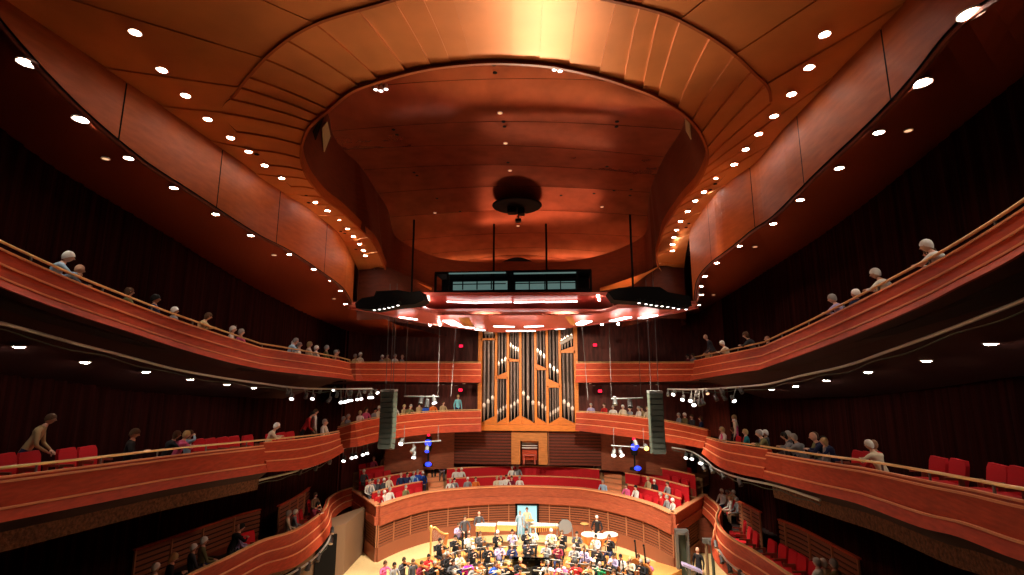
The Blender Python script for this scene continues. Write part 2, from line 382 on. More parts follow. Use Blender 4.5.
def strip_box(m, path, nrm, z0, z1, o0, o1):
    m.sweep([vec0(p, 0) for p in path], nrm, [(o0, z0), (o1, z0), (o1, z1), (o0, z1)], 0, True)
for path, nm in ((wallp, 'main'), ([vec0(left_ret[0], 0), wallp[0]], 'l'), ([wallp[-1], vec0(right_ret[1], 0)], 'r')):
    nn = smooth_normals(path, 1)
    m = MB(); strip_box(m, path, nn, ZB, ZB+(ZT-ZB)*.42, -.18, .1); m.build('lower_fascia', TWOOD, terr)
    m = MB(); strip_box(m, path, nn, ZB+(ZT-ZB)*.42, ZT-.06, -.12, .1); m.build('upper_fascia', TWOOD, terr)
    m = MB(); strip_box(m, path, nn, ZT-.06, ZT, -.2, .16); m.build('top_ledge', LIP, terr)
    m = MB(); slat_wall(m, path, nn, .7, ZB, .13, 1.0); m.build('slat_panel', [SLAT, SLATB, POSTW], terr)
    m = MB(); strip_box(m, path, nn, 0, .7, -.1, .05); m.build('plinth', SLAT, terr)
# terrace steps
ROWD, RISE = .98, .43
N = len(wallp)
_wn0 = smooth_normals(wallp, 1); _ends = ((wallp[0].xy.copy(), _dl.xy.normalized(), 1), (wallp[-1].xy.copy(), _dr.xy.normalized(), -1))
def rowc(o, n=60):
    """plan curve of a terrace row, run out to the return walls at both ends"""
    pts = [(p+q*o).xy for p, q in zip(wallp, _wn0)]
    for base, d, sg in _ends:
        if sg < 0: pts = pts[::-1]
        ins = lambda p: (d.x*(p-base).y-d.y*(p-base).x)*sg < -.14
        while len(pts) > 6 and not ins(pts[0]): pts.pop(0)
        t = (pts[0]-pts[3]).normalized(); q = pts[0].copy(); k = 0
        while ins(q+t*.06) and k < 90: q = q+t*.06; k += 1
        pts.insert(0, q)
        if sg < 0: pts = pts[::-1]
    return lin([(p.x, p.y, 0) for p in pts], n)
def cut(c, z, p0, p1):
    px = [proj(p+Vector((0, 0, z)))[0] for p in c]; out = [p for p, x in zip(c, px) if p0 <= x <= p1]
    return out
m = MB()
for k in range(6):
    z = ZT-.85+RISE*k; A, B = rowc(.1+ROWD*k), rowc(.1+ROWD*(k+1))
    m.grid([[vec0(a, z-.5), vec0(a, z), vec0(b, z), vec0(b, z-.5)] for a, b in zip(A, B)], 0, True)
struct(m, 'floor', TERR)
secs = [(0, 424), (446, 601), (624, 1024)]
SIDE = ['left', 'middle', 'right']
for si, (a, b) in enumerate(secs):
    for k in (1, 2, 3):
        if k == 3 and si == 1: continue
        z = ZT-.85+RISE*k; pth = cut(rowc(ROWD*k+.1, 160), z+.8, a, b); nn = smooth_normals(pth, 1)
        r = empty('row_barrier', f'red and wood barrier before {ORD[k]} terrace row, {SIDE[si]} block', 'barrier')
        mm = MB(); mm.sweep(pth, nn, [(0, z-.4), (0, z+.74), (.05, z+.74), (.05, z-.4)], 0, True); mm.build('barrier_panel', RED, r)
        mm = MB(); mm.sweep(pth, nn, [(-.03, z+.74), (-.03, z+.8), (.08, z+.8), (.08, z+.74)], 0, True); mm.build('cap_rail', LIP, r)
for (a, b, lab) in ((427, 444, 'left'), (603, 622, 'right')):
    m = MB()
    for k in range(8):
        z = ZT-.85+RISE*.5*(k+1); A, B = [lin(cut(rowc(o_, 240), z, a, b), 6) for o_ in (.35+ROWD*.5*k, .35+ROWD*.5*(k+1))]
        m.grid([[vec0(p, z-.2), vec0(p, z+.012), vec0(q, z+.012), vec0(q, z-.2)] for p, q in zip(A, B)], 0, True).poly([vec0(A[0], z-.2), vec0(A[0], z+.012), vec0(B[0], z+.012), vec0(B[0], z-.2)]).poly([vec0(A[-1], z-.2), vec0(A[-1], z+.012), vec0(B[-1], z+.012), vec0(B[-1], z-.2)])
    tag(m.build('aisle_stairs', LIP), f'pale wooden aisle stairs in the {lab} of the terrace', 'stairs')
# walls beside the stage below the terrace
m = MB(); pth = [vec0(left_ret[0], 0), Vector((-13, 31, 0))]
def wall_box(pts, z0, z1, name, mt): mm = MB(); mm.prism(pts, z0, z1); return struct(mm, name, mt)
ll = vec0(left_ret[0], 0)
wall_box([(ll.x-.1, ll.y+.5), (ll.x+.05, ll.y+.5), (ll.x+.05, ll.y-.2), (ll.x-.1, ll.y-.2)], 0, ZB, 'wall_left', SLAT)
wl = [PZ(343, 575, -EZ), PZ(352, 566, -EZ), PZ(361, 557, -EZ)]
wall_box([(wl[0].x-1.6, wl[0].y-1.6), (wl[0].x, wl[0].y), (wl[2].x-.1, wl[2].y+.5), (wl[2].x-.3, wl[2].y+.8), (wl[0].x-1.9, wl[0].y-1.3)], 0, 2.35, 'wall_left', BEIGE)
# doors & dark passage
g = PZ(333, 585, -EZ); md = MB(); Mr = Matrix.Rotation(math.atan2(1.2, 2.6), 3, 'Z')
dr = MB().box((wl[0].x-.62, wl[0].y-.72, 1.0), (1.0, .08, 2.0), 0, Matrix.Rotation(math.radians(45), 3, 'Z')).build('door_2', DARK); tag(dr, kind='structure')  # black slab paints the darkness of an open doorway
rr_ = [PZ(678, 576, -EZ), PZ(700, 560, -EZ), PZ(722, 570, -EZ)]
wall_box([(rr_[0].x, rr_[0].y+.2), (rr_[0].x+.3, rr_[0].y+3.2), (rr_[0].x+.5, rr_[0].y+3.2), (rr_[0].x+.25, rr_[0].y+.2)], 0, ZB, 'wall_right', SLAT)
wall_box([(rr_[0].x+.3, rr_[0].y+3.4), (rr_[0].x+4.5, rr_[0].y+3.0), (rr_[0].x+4.5, rr_[0].y+3.2), (rr_[0].x+.3, rr_[0].y+3.6)], 0, ZB, 'wall_right', WOODD)
# stage rear door (open, pale blue light beyond)
i0 = min(range(N), key=lambda i: abs(proj(wallp[i])[0]-518)); dl = wallp[i0]; ddir = (wallp[min(N-1, i0+4)]-wallp[i0-4]).normalized(); a_ = math.atan2(ddir.y, ddir.x)
q0, q1 = PY(515.5, 533, dl.y-.12), PY(539, 533, dl.y-.12)
fr = MB(); cx = (q0.x+q1.x)/2; wd = q1.x-q0.x; zt = PY(527, 503.5, dl.y-.12).z
fr.box((cx, dl.y-.14, zt-.05), (wd, .12, .1)).box((q0.x+.06, dl.y-.14, zt/2), (.12, .12, zt)).box((q1.x-.06, dl.y-.14, zt/2), (.12, .12, zt))
d = fr.build('door_1', DARK); tag(d, kind='structure')
tag(MB().box((cx, dl.y-.1, zt/2), (wd-.2, .04, zt-.05)).build('daylight_panel', SKY, d))
# ------------------------------------------------------------------ outer walls
WP_L = [(-11.0, -6), (-11.3, 2), (-11.7, 12), (-11.6, 20), (-11.5, 25), (-11.3, 30), (-10.0, 33.2), (-6, 34.6), (0, 34.8)]
WP_R = [(-x, y) for x, y in WP_L]
def folds(plan, z0, ztop, name, mt, amp=.07, lam=.42, y_from=-6, y_to=99, s=1):
    pts = lin([(x, y, 0) for x, y in plan if y_from <= y <= y_to], 420); rows = []; L = 0
    for i, p in enumerate(pts):
        t = pts[min(i+1, len(pts)-1)]-pts[max(0, i-1)]; t.normalize(); n = Vector((-t.y, t.x, 0))
        if i: L += (pts[i]-pts[i-1]).length
        o = amp*math.sin(2*math.pi*L/lam)+amp*.8*noise.noise(Vector((L*1.7, 0, 0)))
        rows.append([p+n*o+Vector((0, 0, z0)), p+n*o+Vector((0, 0, ztop(p) if callable(ztop) else ztop))])
    mm = MB().grid(rows); return struct(mm, name, mt, True)
# ------------------------------------------------------------------ ceiling
HP = [(385, 268), (374, 243), (360, 228), (341, 210), (325, 198), (312.6, 184), (304, 170), (300, 151), (305.6, 130), (315, 118), (327, 108), (350, 89), (378, 78), (419.5, 66.8), (451, 62), (482, 59.5), (512, 59.5),
      (554, 63), (599, 73), (634, 84.5), (658, 94.6), (686, 113), (701.6, 132), (708.5, 153), (705, 168), (697, 183), (683, 198.6), (673, 213), (664, 228), (661, 240), (657, 255), (659, 266)]
HZ = [5.0, 5.6, 6.2]+[6.5]*25+[6.3, 6.0, 5.4, 5.0]
Hc = [PZ(a, b, z) for (a, b), z in zip(HP, HZ)]
OPX = {0: (358, 270, 5.0), 1: (348, 248, 5.6), 2: (335, 230, 6.1), 3: (307, 208, 6.3), 4: (283, 193, 6.35), 5: (262, 179, 6.35), 6: (238, 160, 6.35), 7: (195, 130, 6.35), 8: (162, 106, 6.35),
       24: (837.6, 73, 6.35), 25: (783.5, 130, 6.35), 26: (757, 162.5, 6.35), 27: (718, 191.5, 6.3), 28: (703, 211, 6.2), 29: (692, 228, 6.0), 30: (687, 247, 5.4), 31: (684, 268, 5.0)}
OPL = {9: (-7.95, 9.2), 10: (-7.95, 7.4), 11: (-7.9, 5.2), 12: (-7.6, 3), 13: (-6.8, .8), 14: (-4.6, -.6), 15: (-2.3, -1.2), 16: (0, -1.5), 17: (2.5, -1.2), 18: (4.8, -.4), 19: (6.6, 1), 20: (7.4, 2.8), 21: (7.6, 4.8), 22: (7.65, 6.8), 23: (7.65, 8.7)}
Oc = [PZ(*OPX[i]) if i in OPX else Vector((OPL[i][0], OPL[i][1], EZ+6.35)) for i in range(32)]
MPX = {8: (222, 112), 9: (236, 92), 10: (248, 76), 11: (275, 48), 12: (315, 22.6), 13: (378, 3), 14: (420, -9), 15: (465, -15), 16: (512, -17), 17: (560, -12), 18: (616, 0), 19: (650, 8), 20: (680, 19), 21: (724, 45), 22: (752, 70), 23: (770, 92)}
Mc = [PZ(*MPX[i], 6.42) if i in MPX else Hc[i].lerp(Oc[i], .55) for i in range(32)]
def curve_res(c, n): return [Vector(p) for p in spline([tuple(p) for p in c], n)]
NB = 31*12
def res_idx(c):      # keep index correspondence
    out = []
    for i in range(31):
        p0, p1, p2, p3 = c[max(0, i-1)], c[i], c[i+1], c[min(31, i+2)]
        for k in range(12):
            u = k/12; m1 = (p2-p0)*.5; m2 = (p3-p1)*.5
            out.append(p1*(2*u**3-3*u**2+1)+m1*(u**3-2*u**2+u)+p2*(-2*u**3+3*u**2)+m2*(u**3-u**2))
    return out+[c[31].copy()]
Hf, Mf, Of = res_idx(Hc), res_idx(Mc), res_idx(Oc)
def panels(A, B, per, tilt, sub, sag=0, gap=.0, off=0, sides=1):
    """shingled panels between two edge curves; each panel's leading edge hangs lower by tilt"""
    m = MB(); n = len(A)-1; i = 0
    while i < n:
        e = min(n, i+per); rows = []
        for k in range(i, e+1):
            u = (k-i)/max(1, e-i); u = u if i > n*.5 else 1-u; dz = -tilt*(.5+(.5-u)*min(1, max(0, abs(i+per/2-n/2)-per*.6)/(per*4)))
            rows.append([A[k].lerp(B[k], v/sub)+Vector((0, 0, dz+off+sag*math.sin(math.pi*v/sub))) for v in range(sub+1)])
        m.grid(rows)
        # small riser that closes the step
        w_ = rows[0] if i > n*.5 else rows[-1]; m.grid([[q for q in w_], [q+Vector((0, 0, tilt+.03)) for q in w_]])
        i = e
    return m
struct(panels(Hf, Mf, 8, .045, 6, sag=.04), 'ceiling', COPPER, True)
struct(panels(Mf, Of, 16, .03, 6, off=.0), 'ceiling', COPPER, True)
struct(MB().sweep([p+Vector((0, 0, -.02)) for p in Mf[105:280]], smooth_normals(Mf[105:280], 1), [(-.03, -.03), (.03, -.03), (.03, .1), (-.03, .1)], 0, True), 'trim_1', FASC)
# thin rim of the opening
struct(MB().sweep([p.copy() for p in Hf], smooth_normals(Hf, 1), [(-.01, -.1), (-.01, .3), (.06, .3), (.06, -.1)], 0, True), 'trim_2', FASC)
# fascia below the outer edge
PO_L = [(p.x, p.y) for p in Oc[:13]][::-1]; PO_L = [(-8.0, -6)]+PO_L+[(PO_L[-1][0]+.6, PO_L[-1][1]+3)]
PO_R = [(p.x, p.y) for p in Oc[21:]]; PO_R = [(8.0, -6)]+PO_R+[(PO_R[-1][0]-.4, PO_R[-1][1]+3)]
DL_ = [(-20, -5), (28, 52), (82, 108), (144, 160), (190, 190), (256, 233), (289, 250), (325, 274), (344, 289), (352, 303)]
DR_ = [(1040, -30), (963, 17), (907, 83), (872, 120), (817, 172), (773, 216), (752, 230), (734, 245), (708, 265), (697, 280), (694, 303)]
dl3 = [PL(a, b, PO_L) for a, b in spline(DL_, 60)]; dr3 = [PL(a, b, PO_R) for a, b in spline(DR_, 60)]
def extend(c, y): # carry the curve backwards past the camera
    p, q = c[0], c[6]; t = (p-q); t = t/abs(t.y) if abs(t.y) > 1e-3 else Vector((0, -1, 0)); e = p+Vector((0, -1, .05))*(p.y-y); return [e]+c
dl3 = extend(dl3, -4); dr3 = extend(dr3, -4)
def interp_y(curve, y):
    c = sorted(curve, key=lambda p: p.y)
    if y <= c[0].y: return c[0]
    for a, b in zip(c, c[1:]):
        if a.y <= y <= b.y: return a.lerp(b, (y-a.y)/max(1e-6, b.y-a.y))
    return c[-1]
def fascia(low, topz, name):
    c = lin(low, 96); m = MB(); i = 0; n = 96
    top = [Vector((p.x, p.y, topz(p.y)+.02)) for p in c]
    m.grid([[a+Vector((0, 0, -.02)), b] for a, b in zip([q*1.0 for q in c], top)], 1)
    while i < n:
        e = i+12; s = -1 if c[0].x > 0 else 1
        rows = []
        for k in range(i, e+1):
            a = c[k]; b = top[k]
            if k == i: a = c[k].lerp(c[k+1], .07); b = top[k].lerp(top[k+1], .07)
            if k == e: a = c[k].lerp(c[k-1], .07); b = top[k].lerp(top[k-1], .07)
            rows.append([a+Vector((s*.03, 0, 0)), b+Vector((s*.03, 0, 0))])
        m.grid(rows); i = e
    return struct(m, name, [FASC, DARK])
topL = lambda y: interp_y([p for p in Of[:150]], y).z
topR = lambda y: interp_y([p for p in Of[250:]], y).z
fascia(dl3, topL, 'wall_left'); fascia(dr3, topR, 'wall_right')
# lower soffit out to the pleated walls
EL = [(-60, 85), (0, 128), (50, 165), (150, 225), (240, 280), (300, 311), (345, 330)]
ER = [(1090, 20), (1024, 75), (950, 135), (870, 200), (815, 240), (768, 270), (735, 291), (700, 312)]
el3 = extend([PL(a, b, WP_L) for a, b in spline(EL, 60)], -5); er3 = extend([PL(a, b, WP_R) for a, b in spline(ER, 60)], -5)
def loft(a, b, n, sub, name, mt):
    A, B = lin(a, n), lin(b, n); return struct(MB().grid([[p.lerp(q, k/sub) for k in range(sub+1)] for p, q in zip(A, B)]), name, mt)
loft(dl3, el3, 60, 6, 'ceiling', SOFF); loft(dr3, er3, 60, 6, 'ceiling', SOFF)
struct(MB().tube(lin([p+Vector((-.06, 0, -.03)) for p in dl3], 60), .05, 6), 'trim_3', WOODD); struct(MB().tube(lin([p+Vector((.06, 0, -.03)) for p in dr3], 60), .05, 6), 'trim_4', WOODD)
folds(WP_L, -1.2, lambda p: interp_y(el3, p.y).z+.1, 'wall_left', CURT, y_to=30)
folds(WP_R, -1.2, lambda p: interp_y(er3, p.y).z+.1, 'wall_right', CURT, y_to=30)
# dome: glossy copper shell above the opening
AL = [(327, 112, 15.2), (332, 132, 16.5), (342.5, 149, 18.5), (360, 166, 20.5), (377, 192, 23), (388, 210, 24.8), (394, 234, 26.6), (404, 243, 27.8), (418, 250, 28.8), (439, 257.5, 29.6), (470, 261.5, 30.0), (500, 263, 30.2)]
AR = [(687, 113, 15.2), (681.5, 130, 16.5), (666, 154, 18.5), (658, 170, 20.5), (651, 188, 23), (648, 206, 24.8), (648, 224, 26.6), (644, 235, 27.8), (632, 243, 28.8), (605, 254, 29.6), (570, 261, 30.0), (535, 263, 30.2)]
al = [Vector((-6.4, 7.5, EZ+9.8)), Vector((-6.6, 12, EZ+9.6))]+[PY(*q) for q in AL]; ar = [Vector((6.6, 7.5, EZ+9.8)), Vector((6.8, 12, EZ+9.6))]+[PY(*q) for q in AR]
alf, arf = curve_res(al, 96), curve_res(ar, 96)
m = MB(); i = 0
for i in range(0, 96, 8):
    m.grid([[alf[k].lerp(arf[k], v/24)+Vector((0, 0, .35*math.sin(math.pi*v/24)+(.012 if k == i+8 else 0))) for v in range(25)] for k in range(i, i+9)])
struct(m, 'ceiling', DOME, True)
def recess(Hs, As, name):
    ys = [12+k*.25 for k in range(64)]; rows = []
    for y in ys:
        a = interp_y(As, y); h = interp_y(Hs, y)
        if y > max(p.y for p in Hs): h = Vector((a.x, a.y, h.z))
        rows.append([h, h.lerp(a, .5), a+Vector((0, 0, .05))])
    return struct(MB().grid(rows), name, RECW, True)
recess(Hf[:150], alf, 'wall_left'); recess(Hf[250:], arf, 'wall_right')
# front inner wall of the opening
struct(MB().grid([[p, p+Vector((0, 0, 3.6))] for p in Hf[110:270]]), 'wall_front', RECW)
# rear wall above the platform, under the dome's rim
rim = [p for p in alf if p.y > 24]+[p for p in arf[::-1] if p.y > 24]
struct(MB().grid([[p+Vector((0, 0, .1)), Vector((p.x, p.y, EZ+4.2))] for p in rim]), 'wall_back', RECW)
rimL = [Vector((-9, 24.0, EZ+5.0)), Vector((-8.6, 25.5, EZ+5))]; 
def lowsheet(pts, z0, z1, nm, mt): return struct(MB().grid([[Vector((x, y, z0)), Vector((x, y, z1))] for x, y in pts]), nm, mt)
# copper return strip that catches light beside the canopy
sl = MB().grid([[PZ(385, 269, 5.0), PZ(384, 276, 4.75)], [PZ(394, 275, 4.9), PZ(393, 284, 4.5)], [PZ(412, 280.5, 4.8), PZ(410, 287, 4.5)], [PZ(432, 288, 4.6), PZ(431, 291, 4.5)]]); struct(sl, 'trim_5', COPPER)
sr = MB().grid([[PZ(659, 266, 5.0), PZ(662, 272, 4.75)], [PZ(647, 272, 4.9), PZ(648, 281, 4.6)], [PZ(625, 280, 4.8), PZ(626, 287, 4.5)], [PZ(600, 288, 4.6), PZ(600, 291, 4.5)]]); struct(sr, 'trim_6', COPPER)
# rear hall wall, full height behind organ and balconies
lowsheet([(-11.6, 28.5), (-10.6, 32), (-8, 34), (-4, 34.8), (0, 35), (4, 34.8), (8, 34), (10.6, 32), (11.6, 28.5)], -1, EZ+7.5, 'wall_back', BACKW)
# cheek walls closing the ceiling between soffit and rear wall
for s, c in ((-1, Oc[0]), (1, Oc[31])):
    lowsheet([(c.x, c.y), (c.x+s*.1, c.y+2.2), (s*9.6, 31), (s*9.8, 33.6)], EZ+2.9, EZ+8.5, 'wall_left' if s < 0 else 'wall_right', RECW)
for s, e in ((-1, el3), (1, er3)):
    q = interp_y(e, 99); c = dl3[-1] if s < 0 else dr3[-1]
    struct(MB().poly([c, q, Vector((s*11.6, 34.9, q.z-.3)), Vector((s*6, 34.9, q.z-.1)), Vector((s*7.4, 27, q.z+.1))]), 'ceiling', SOFF)
for s, O0, H0, zz in ((-1, Oc[0], Hc[0], 0), (1, Oc[31], Hc[31], 0)):
    c = dl3[-1] if s < 0 else dr3[-1]; a = O0+Vector((0, .15, .1)); b = H0+Vector((0, .15, .1)); e = Vector((s*5.2, 27.5, EZ+4.7))
    struct(MB().grid([[a, vec0(a, EZ+2.5)], [b, vec0(b, EZ+2.5)], [e, vec0(e, EZ+2.4)]]), 'wall_left' if s < 0 else 'wall_right', RECW, True)
# dark slot and pale panels in the recess wall
def recess_pt(px, py, Hs, As):
    best = None
    for y in [12+k*.1 for k in range(150)]:
        a = interp_y(As, y); h = interp_y(Hs, y)
        for v in range(0, 21):
            p = h.lerp(a, v/20); q = proj(p); d = (q[0]-px)**2+(q[1]-py)**2
            if best is None or d < best[0]: best = (d, p)
    return best[1]
P4 = [recess_pt(a, b, Hf[:150], alf)+Vector((.14, 0, 0)) for a, b in ((312, 141), (310, 132), (318, 117), (322, 116))]
tag(MB().poly(P4).poly([p-Vector((.04, 0, 0)) for p in P4]).grid([P4, [p-Vector((.04, 0, 0)) for p in P4]], 0, True).build('ceiling_slot', DARK), 'dark slot in the recess wall left of the copper dome', 'opening')
for pts, lab, (hs, as_), sx in (([(319, 128), (324, 122), (328, 136), (322, 152)], 'pale glazed panel in the left recess wall of the dome', (Hf[:150], alf), .12),
                          ([(688, 116), (693, 124), (694, 139), (689, 130)], 'pale glazed panel in the right recess wall of the dome', (Hf[250:], arf), -.12)):
    P4 = [recess_pt(a, b, hs, as_)+Vector((sx, 0, 0)) for a, b in pts]
    mm = MB().poly(P4).poly([p-Vector((sx*.3, 0, 0)) for p in P4]).grid([P4, [p-Vector((sx*.3, 0, 0)) for p in P4]], 0, True)
    struct(mm, 'window_1' if sx > 0 else 'window_2', mat('pale_glass_panel', (.62, .55, .34), .3))
# ------------------------------------------------------------------ ceiling lights
def lamp_proto(name, r, lens, label, depth=.018):
    o = empty(name, label, 'ceiling light')
    MB().lathe([(r, 0), (r*1.3, -.015), (r*1.3, .01), (r, .02)], n=16).build('trim_ring', TRIMW, o)
    MB().lathe([(.0005, -depth), (r*.7, -depth*.8), (r*.98, -.012)], n=14).build('lens', lens, o); return proto(o)
lp = lamp_proto('ceiling_light', .085, LITW, 'x'); lpd = lamp_proto('ceiling_light', .07, DIM, 'x'); lpu = lamp_proto('ceiling_light', .10, LITW, 'x', .045)
def face_down(o, n):  # tilt the lamp with the slope it sits in
    o.rotation_mode = 'QUATERNION'; o.rotation_quaternion = Vector((0, 0, 1)).rotation_difference(n)
def surf_pt(px, py, A, B, n=160, sub=30):
    best = None
    for k in range(n+1):
        a = A[int(k*(len(A)-1)/n)]; b = B[int(k*(len(B)-1)/n)]
        for v in range(sub+1):
            p = a.lerp(b, v/sub); 
            if (p-CAM).dot(fwd) < .3: continue
            q = proj(p); d = (q[0]-px)**2+(q[1]-py)**2
            if best is None or d < best[0]: best = (d, p)
    p = best[1]
    d = ray(px, py); return CAM+d*((p-CAM).dot(d)/d.dot(d))
def light_row(pts, A, B, lab, grp, pr=None, dz=-.05, big=()):
    for i, q in enumerate(pts):
        p = surf_pt(q[0], q[1], A, B); o = use(pr or lp); o.location = p+Vector((0, 0, dz))
        s = 1.0+ (0.5 if i in big else 0); o.scale = (s, s, s)
        o['label'] = f'round recessed ceiling light, {ordn(i)} {lab}'; o['category'] = 'ceiling light'; o['group'] = grp
IL = [(136, 27), (162.5, 65), (186, 91), (208, 115), (231, 134), (249, 148), (265, 162), (282, 175), (301, 187.6), (315.5, 199.5), (327.7, 208), (338.7, 217.5), (348, 226.5), (354, 234), (359.8, 241.6), (363.5, 248), (365.6, 253.4)]
IR = [(824, 29), (808.7, 62.6), (791, 89.7), (773.6, 112), (758.5, 130), (745.3, 145.7), (733.9, 161), (716.8, 174.8), (703.8, 188.9), (695.2, 198), (687.4, 208.7), (680.3, 218.6), (676.5, 227.4), (674, 235), (672.3, 242), (672.3, 248.3)]
OL = [(28, 60), (82, 117), (129, 156), (174, 186), (216, 212.5), (251, 234), (289.7, 253), (314, 268), (331, 279.5), (340.5, 289.5), (345.4, 303)]
OR_ = [(969.7, 10.4), (921, 80), (878.6, 130), (839, 166), (800, 198), (773, 222), (738.8, 244.5), (716.5, 261.5), (705, 275), (700.8, 285), (701.5, 293.5), (699, 304)]
light_row(IL, Mf[:170], Of[:170], 'from the frame corner in the left inner row', 'recessed lights of the left inner row', dz=-.11)
light_row(IR, Mf[230:], Of[230:], 'from the frame corner in the right inner row', 'recessed lights of the right inner row', dz=-.11)
light_row(OL, dl3, el3, 'from the frame edge in the left outer row', 'recessed lights of the left outer row', big=(0, 1))
light_row(OR_, dr3, er3, 'from the frame edge in the right outer row', 'recessed lights of the right outer row', big=(0, 1))
for (px, py), lab, A, B in (((106, 157), 'left of the outer light row near the frame edge', dl3, el3), ((274, 254), 'outside the left outer light row above the banded balcony', dl3, el3), ((334, 298), 'near the stage end of the left outer row', dl3, el3),
                      ((908, 128.7), 'right of the outer light row near the frame edge', dr3, er3), ((755, 245.6), 'outside the right outer light row above the curtains', dr3, er3), ((713.7, 294), 'near the stage end of the right outer row', dr3, er3)):
    p = surf_pt(px, py, A, B); o = use(lpd); o.location = p+Vector((0, 0, -.04)); o['label'] = 'dim amber ceiling light '+lab; o['category'] = 'ceiling light'
def under_pt(t, depth, drop, px, py):
    A = [p-n*.1+Vector((0, 0, h)) for p, n, h in zip(t.path, t.nrm, t.bot)]; B = [p+n*depth+Vector((0, 0, h-drop)) for p, n, h in zip(t.path, t.nrm, t.bot)]
    return surf_pt(px, py, A, B, 80, 20)
for t, pts, sd in ((T3L, [(20, 344), (85.5, 359.8), (146.4, 369.7), (190.6, 377.4), (227, 382.7), (254, 386)], 'left'), (T3R, [(990, 340.5), (926, 358), (868, 369.7), (826, 378.4), (795.8, 384.3), (771.5, 387.8)], 'right')):
    for i, (a, b) in enumerate(pts):
        p = under_pt(t, 3.1, .85, a, b); o = use(lpu); o.location = p+Vector((0, 0, -.05)); o['label'] = f'round light under the upper {sd} balcony, {ordn(i)} from the frame edge'; o['category'] = 'ceiling light'; o['group'] = f'lights under the upper {sd} balcony'
for i, (a, b) in enumerate([(462, 346-6), (443, 384), (456, 385), (464, 383), (590, 383), (594, 385), (611, 383), (635, 385), (657, 384)][1:]):
    t, tn = (B3L, 'left') if a < 520 else (B3R, 'right'); p = under_pt(t, 2.6, .2, a, b); o = use(lpd); o.location = p+Vector((0, 0, -.04)); o['label'] = f'small amber light under the rear balcony, {ordn(i)} from the left across the rear'; o['category'] = 'ceiling light'
# small dark holes in the copper ceiling and dome
hp = MB().lathe([(.0005, -.01), (.055, -.012), (.07, -.004), (.07, .01)], n=12).build('ceiling_hole', DARK); tag(hp, 'x', 'fitting'); proto(hp)
HO = [(257, 151), (265, 153), (306, 193), (309, 200), (341, 229), (345, 231), (356, 247), (749, 128.6), (743, 136.6), (715, 181), (710, 187), (688.6, 221), (686, 225)]
for i, (a, b) in enumerate(HO):
    A, B = (Mf[:170], Of[:170]) if a < 500 else (Mf[230:], Of[230:]); p = surf_pt(a, b, A, B); o = use(hp); o.location = p+Vector((0, 0, -.11)); o['label'] = f'small dark ceiling socket beside the {"left" if a<500 else "right"} inner light row, {ordn(i if a<500 else i-7)} from the frame edge'
HD = [(494, 64), (495, 72), (503.5, 121), (504.5, 126), (393.5, 129), (397, 134), (617, 121), (616.4, 126), (414, 172), (417, 175), (607, 166), (594, 193), (614, 190), (631, 189), (630, 195), (437, 198), (460, 211), (561, 195), (508, 162)]
for i, (a, b) in enumerate(HD):
    p = surf_pt(a, b, alf, arf, 96, 40); o = use(hp); o.location = p+Vector((0, 0, -.03)); o['label'] = f'small dark socket in the copper dome, {ordn(i)} counted from the front'
for (a, b) in ((500, 111.5), (505.5, 142), (510, 169.5), (518, 225), (435, 212), (602, 206)):
    p = surf_pt(a, b, alf, arf, 96, 40); o = use(lpd); o.location = p+Vector((0, 0, -.05)); o['label'] = f'small amber light in the copper dome {"in front of" if b<190 else "behind" if 500<a<530 else "beside"} the black round reflector, {int(round(b))//28} hand-widths down' if False else {500: 'small amber light in the copper dome nearest its front edge', 505: 'small amber light in the middle of the copper dome', 510: 'small amber light in the dome just before the black round fixture', 518: 'small amber light directly under the black round fixture', 435: 'small amber light in the dome left of the black round fixture', 602: 'small amber light in the dome right of the black round fixture'}[int(a)]; o['category'] = 'ceiling light'
# little white spot clusters at the opening rim
for (a, b), lab in (((381, 88), 'left'), ((560, 68), 'right')):
    p = PZ(a, b, 6.9); r = empty('spotlight_cluster', f'small white spotlight cluster at the {lab} of the dome front edge', 'spotlight', p)
    MB().tube([(0, 0, 0), (0, 0, 2.6)], .02).build('hanger', METAL, r)
    for k in range(3): MB().lathe([(.03, .1), (.06, -.04)], (.13*(k-1), 0, -.04*(k % 2)), 10).build('lamp_can', TRIMW, r); MB().lathe([(.0005, -.045), (.05, -.043)], (.13*(k-1), 0, -.04*(k % 2)), 10).build('lens', LITC, r)
# ------------------------------------------------------------------ black round fixture under the dome
p = surf_pt(517, 203, alf, arf, 96, 40)+Vector((0, 0, -.14)); r = empty('round_fixture', 'black round ceiling fixture hanging in the copper dome', 'fixture', p)
MB().lathe([(.0005, .12), (.9, .1), (1.3, 0), (1.25, -.06), (.0005, -.2)], n=32).build('disc', DARK, r, smooth=False)
MB().box((-.25, -.1, -.28), (.45, .5, .35)).build('motor_box', DARK, r); MB().box((.22, .1, -.28), (.35, .5, .35)).build('motor_box', DARK, r)
MB().box((.05, .2, -.75), (.3, .3, .14)).build('hook_block', DARK, r); MB().tube([(.05, .1, -.1), (.05, .1, -.7)], .02).build('cable', DARK, r)
MB().tube([(0, 0, .1), (0, 0, .2)], .12).build('stem', DARK, r)
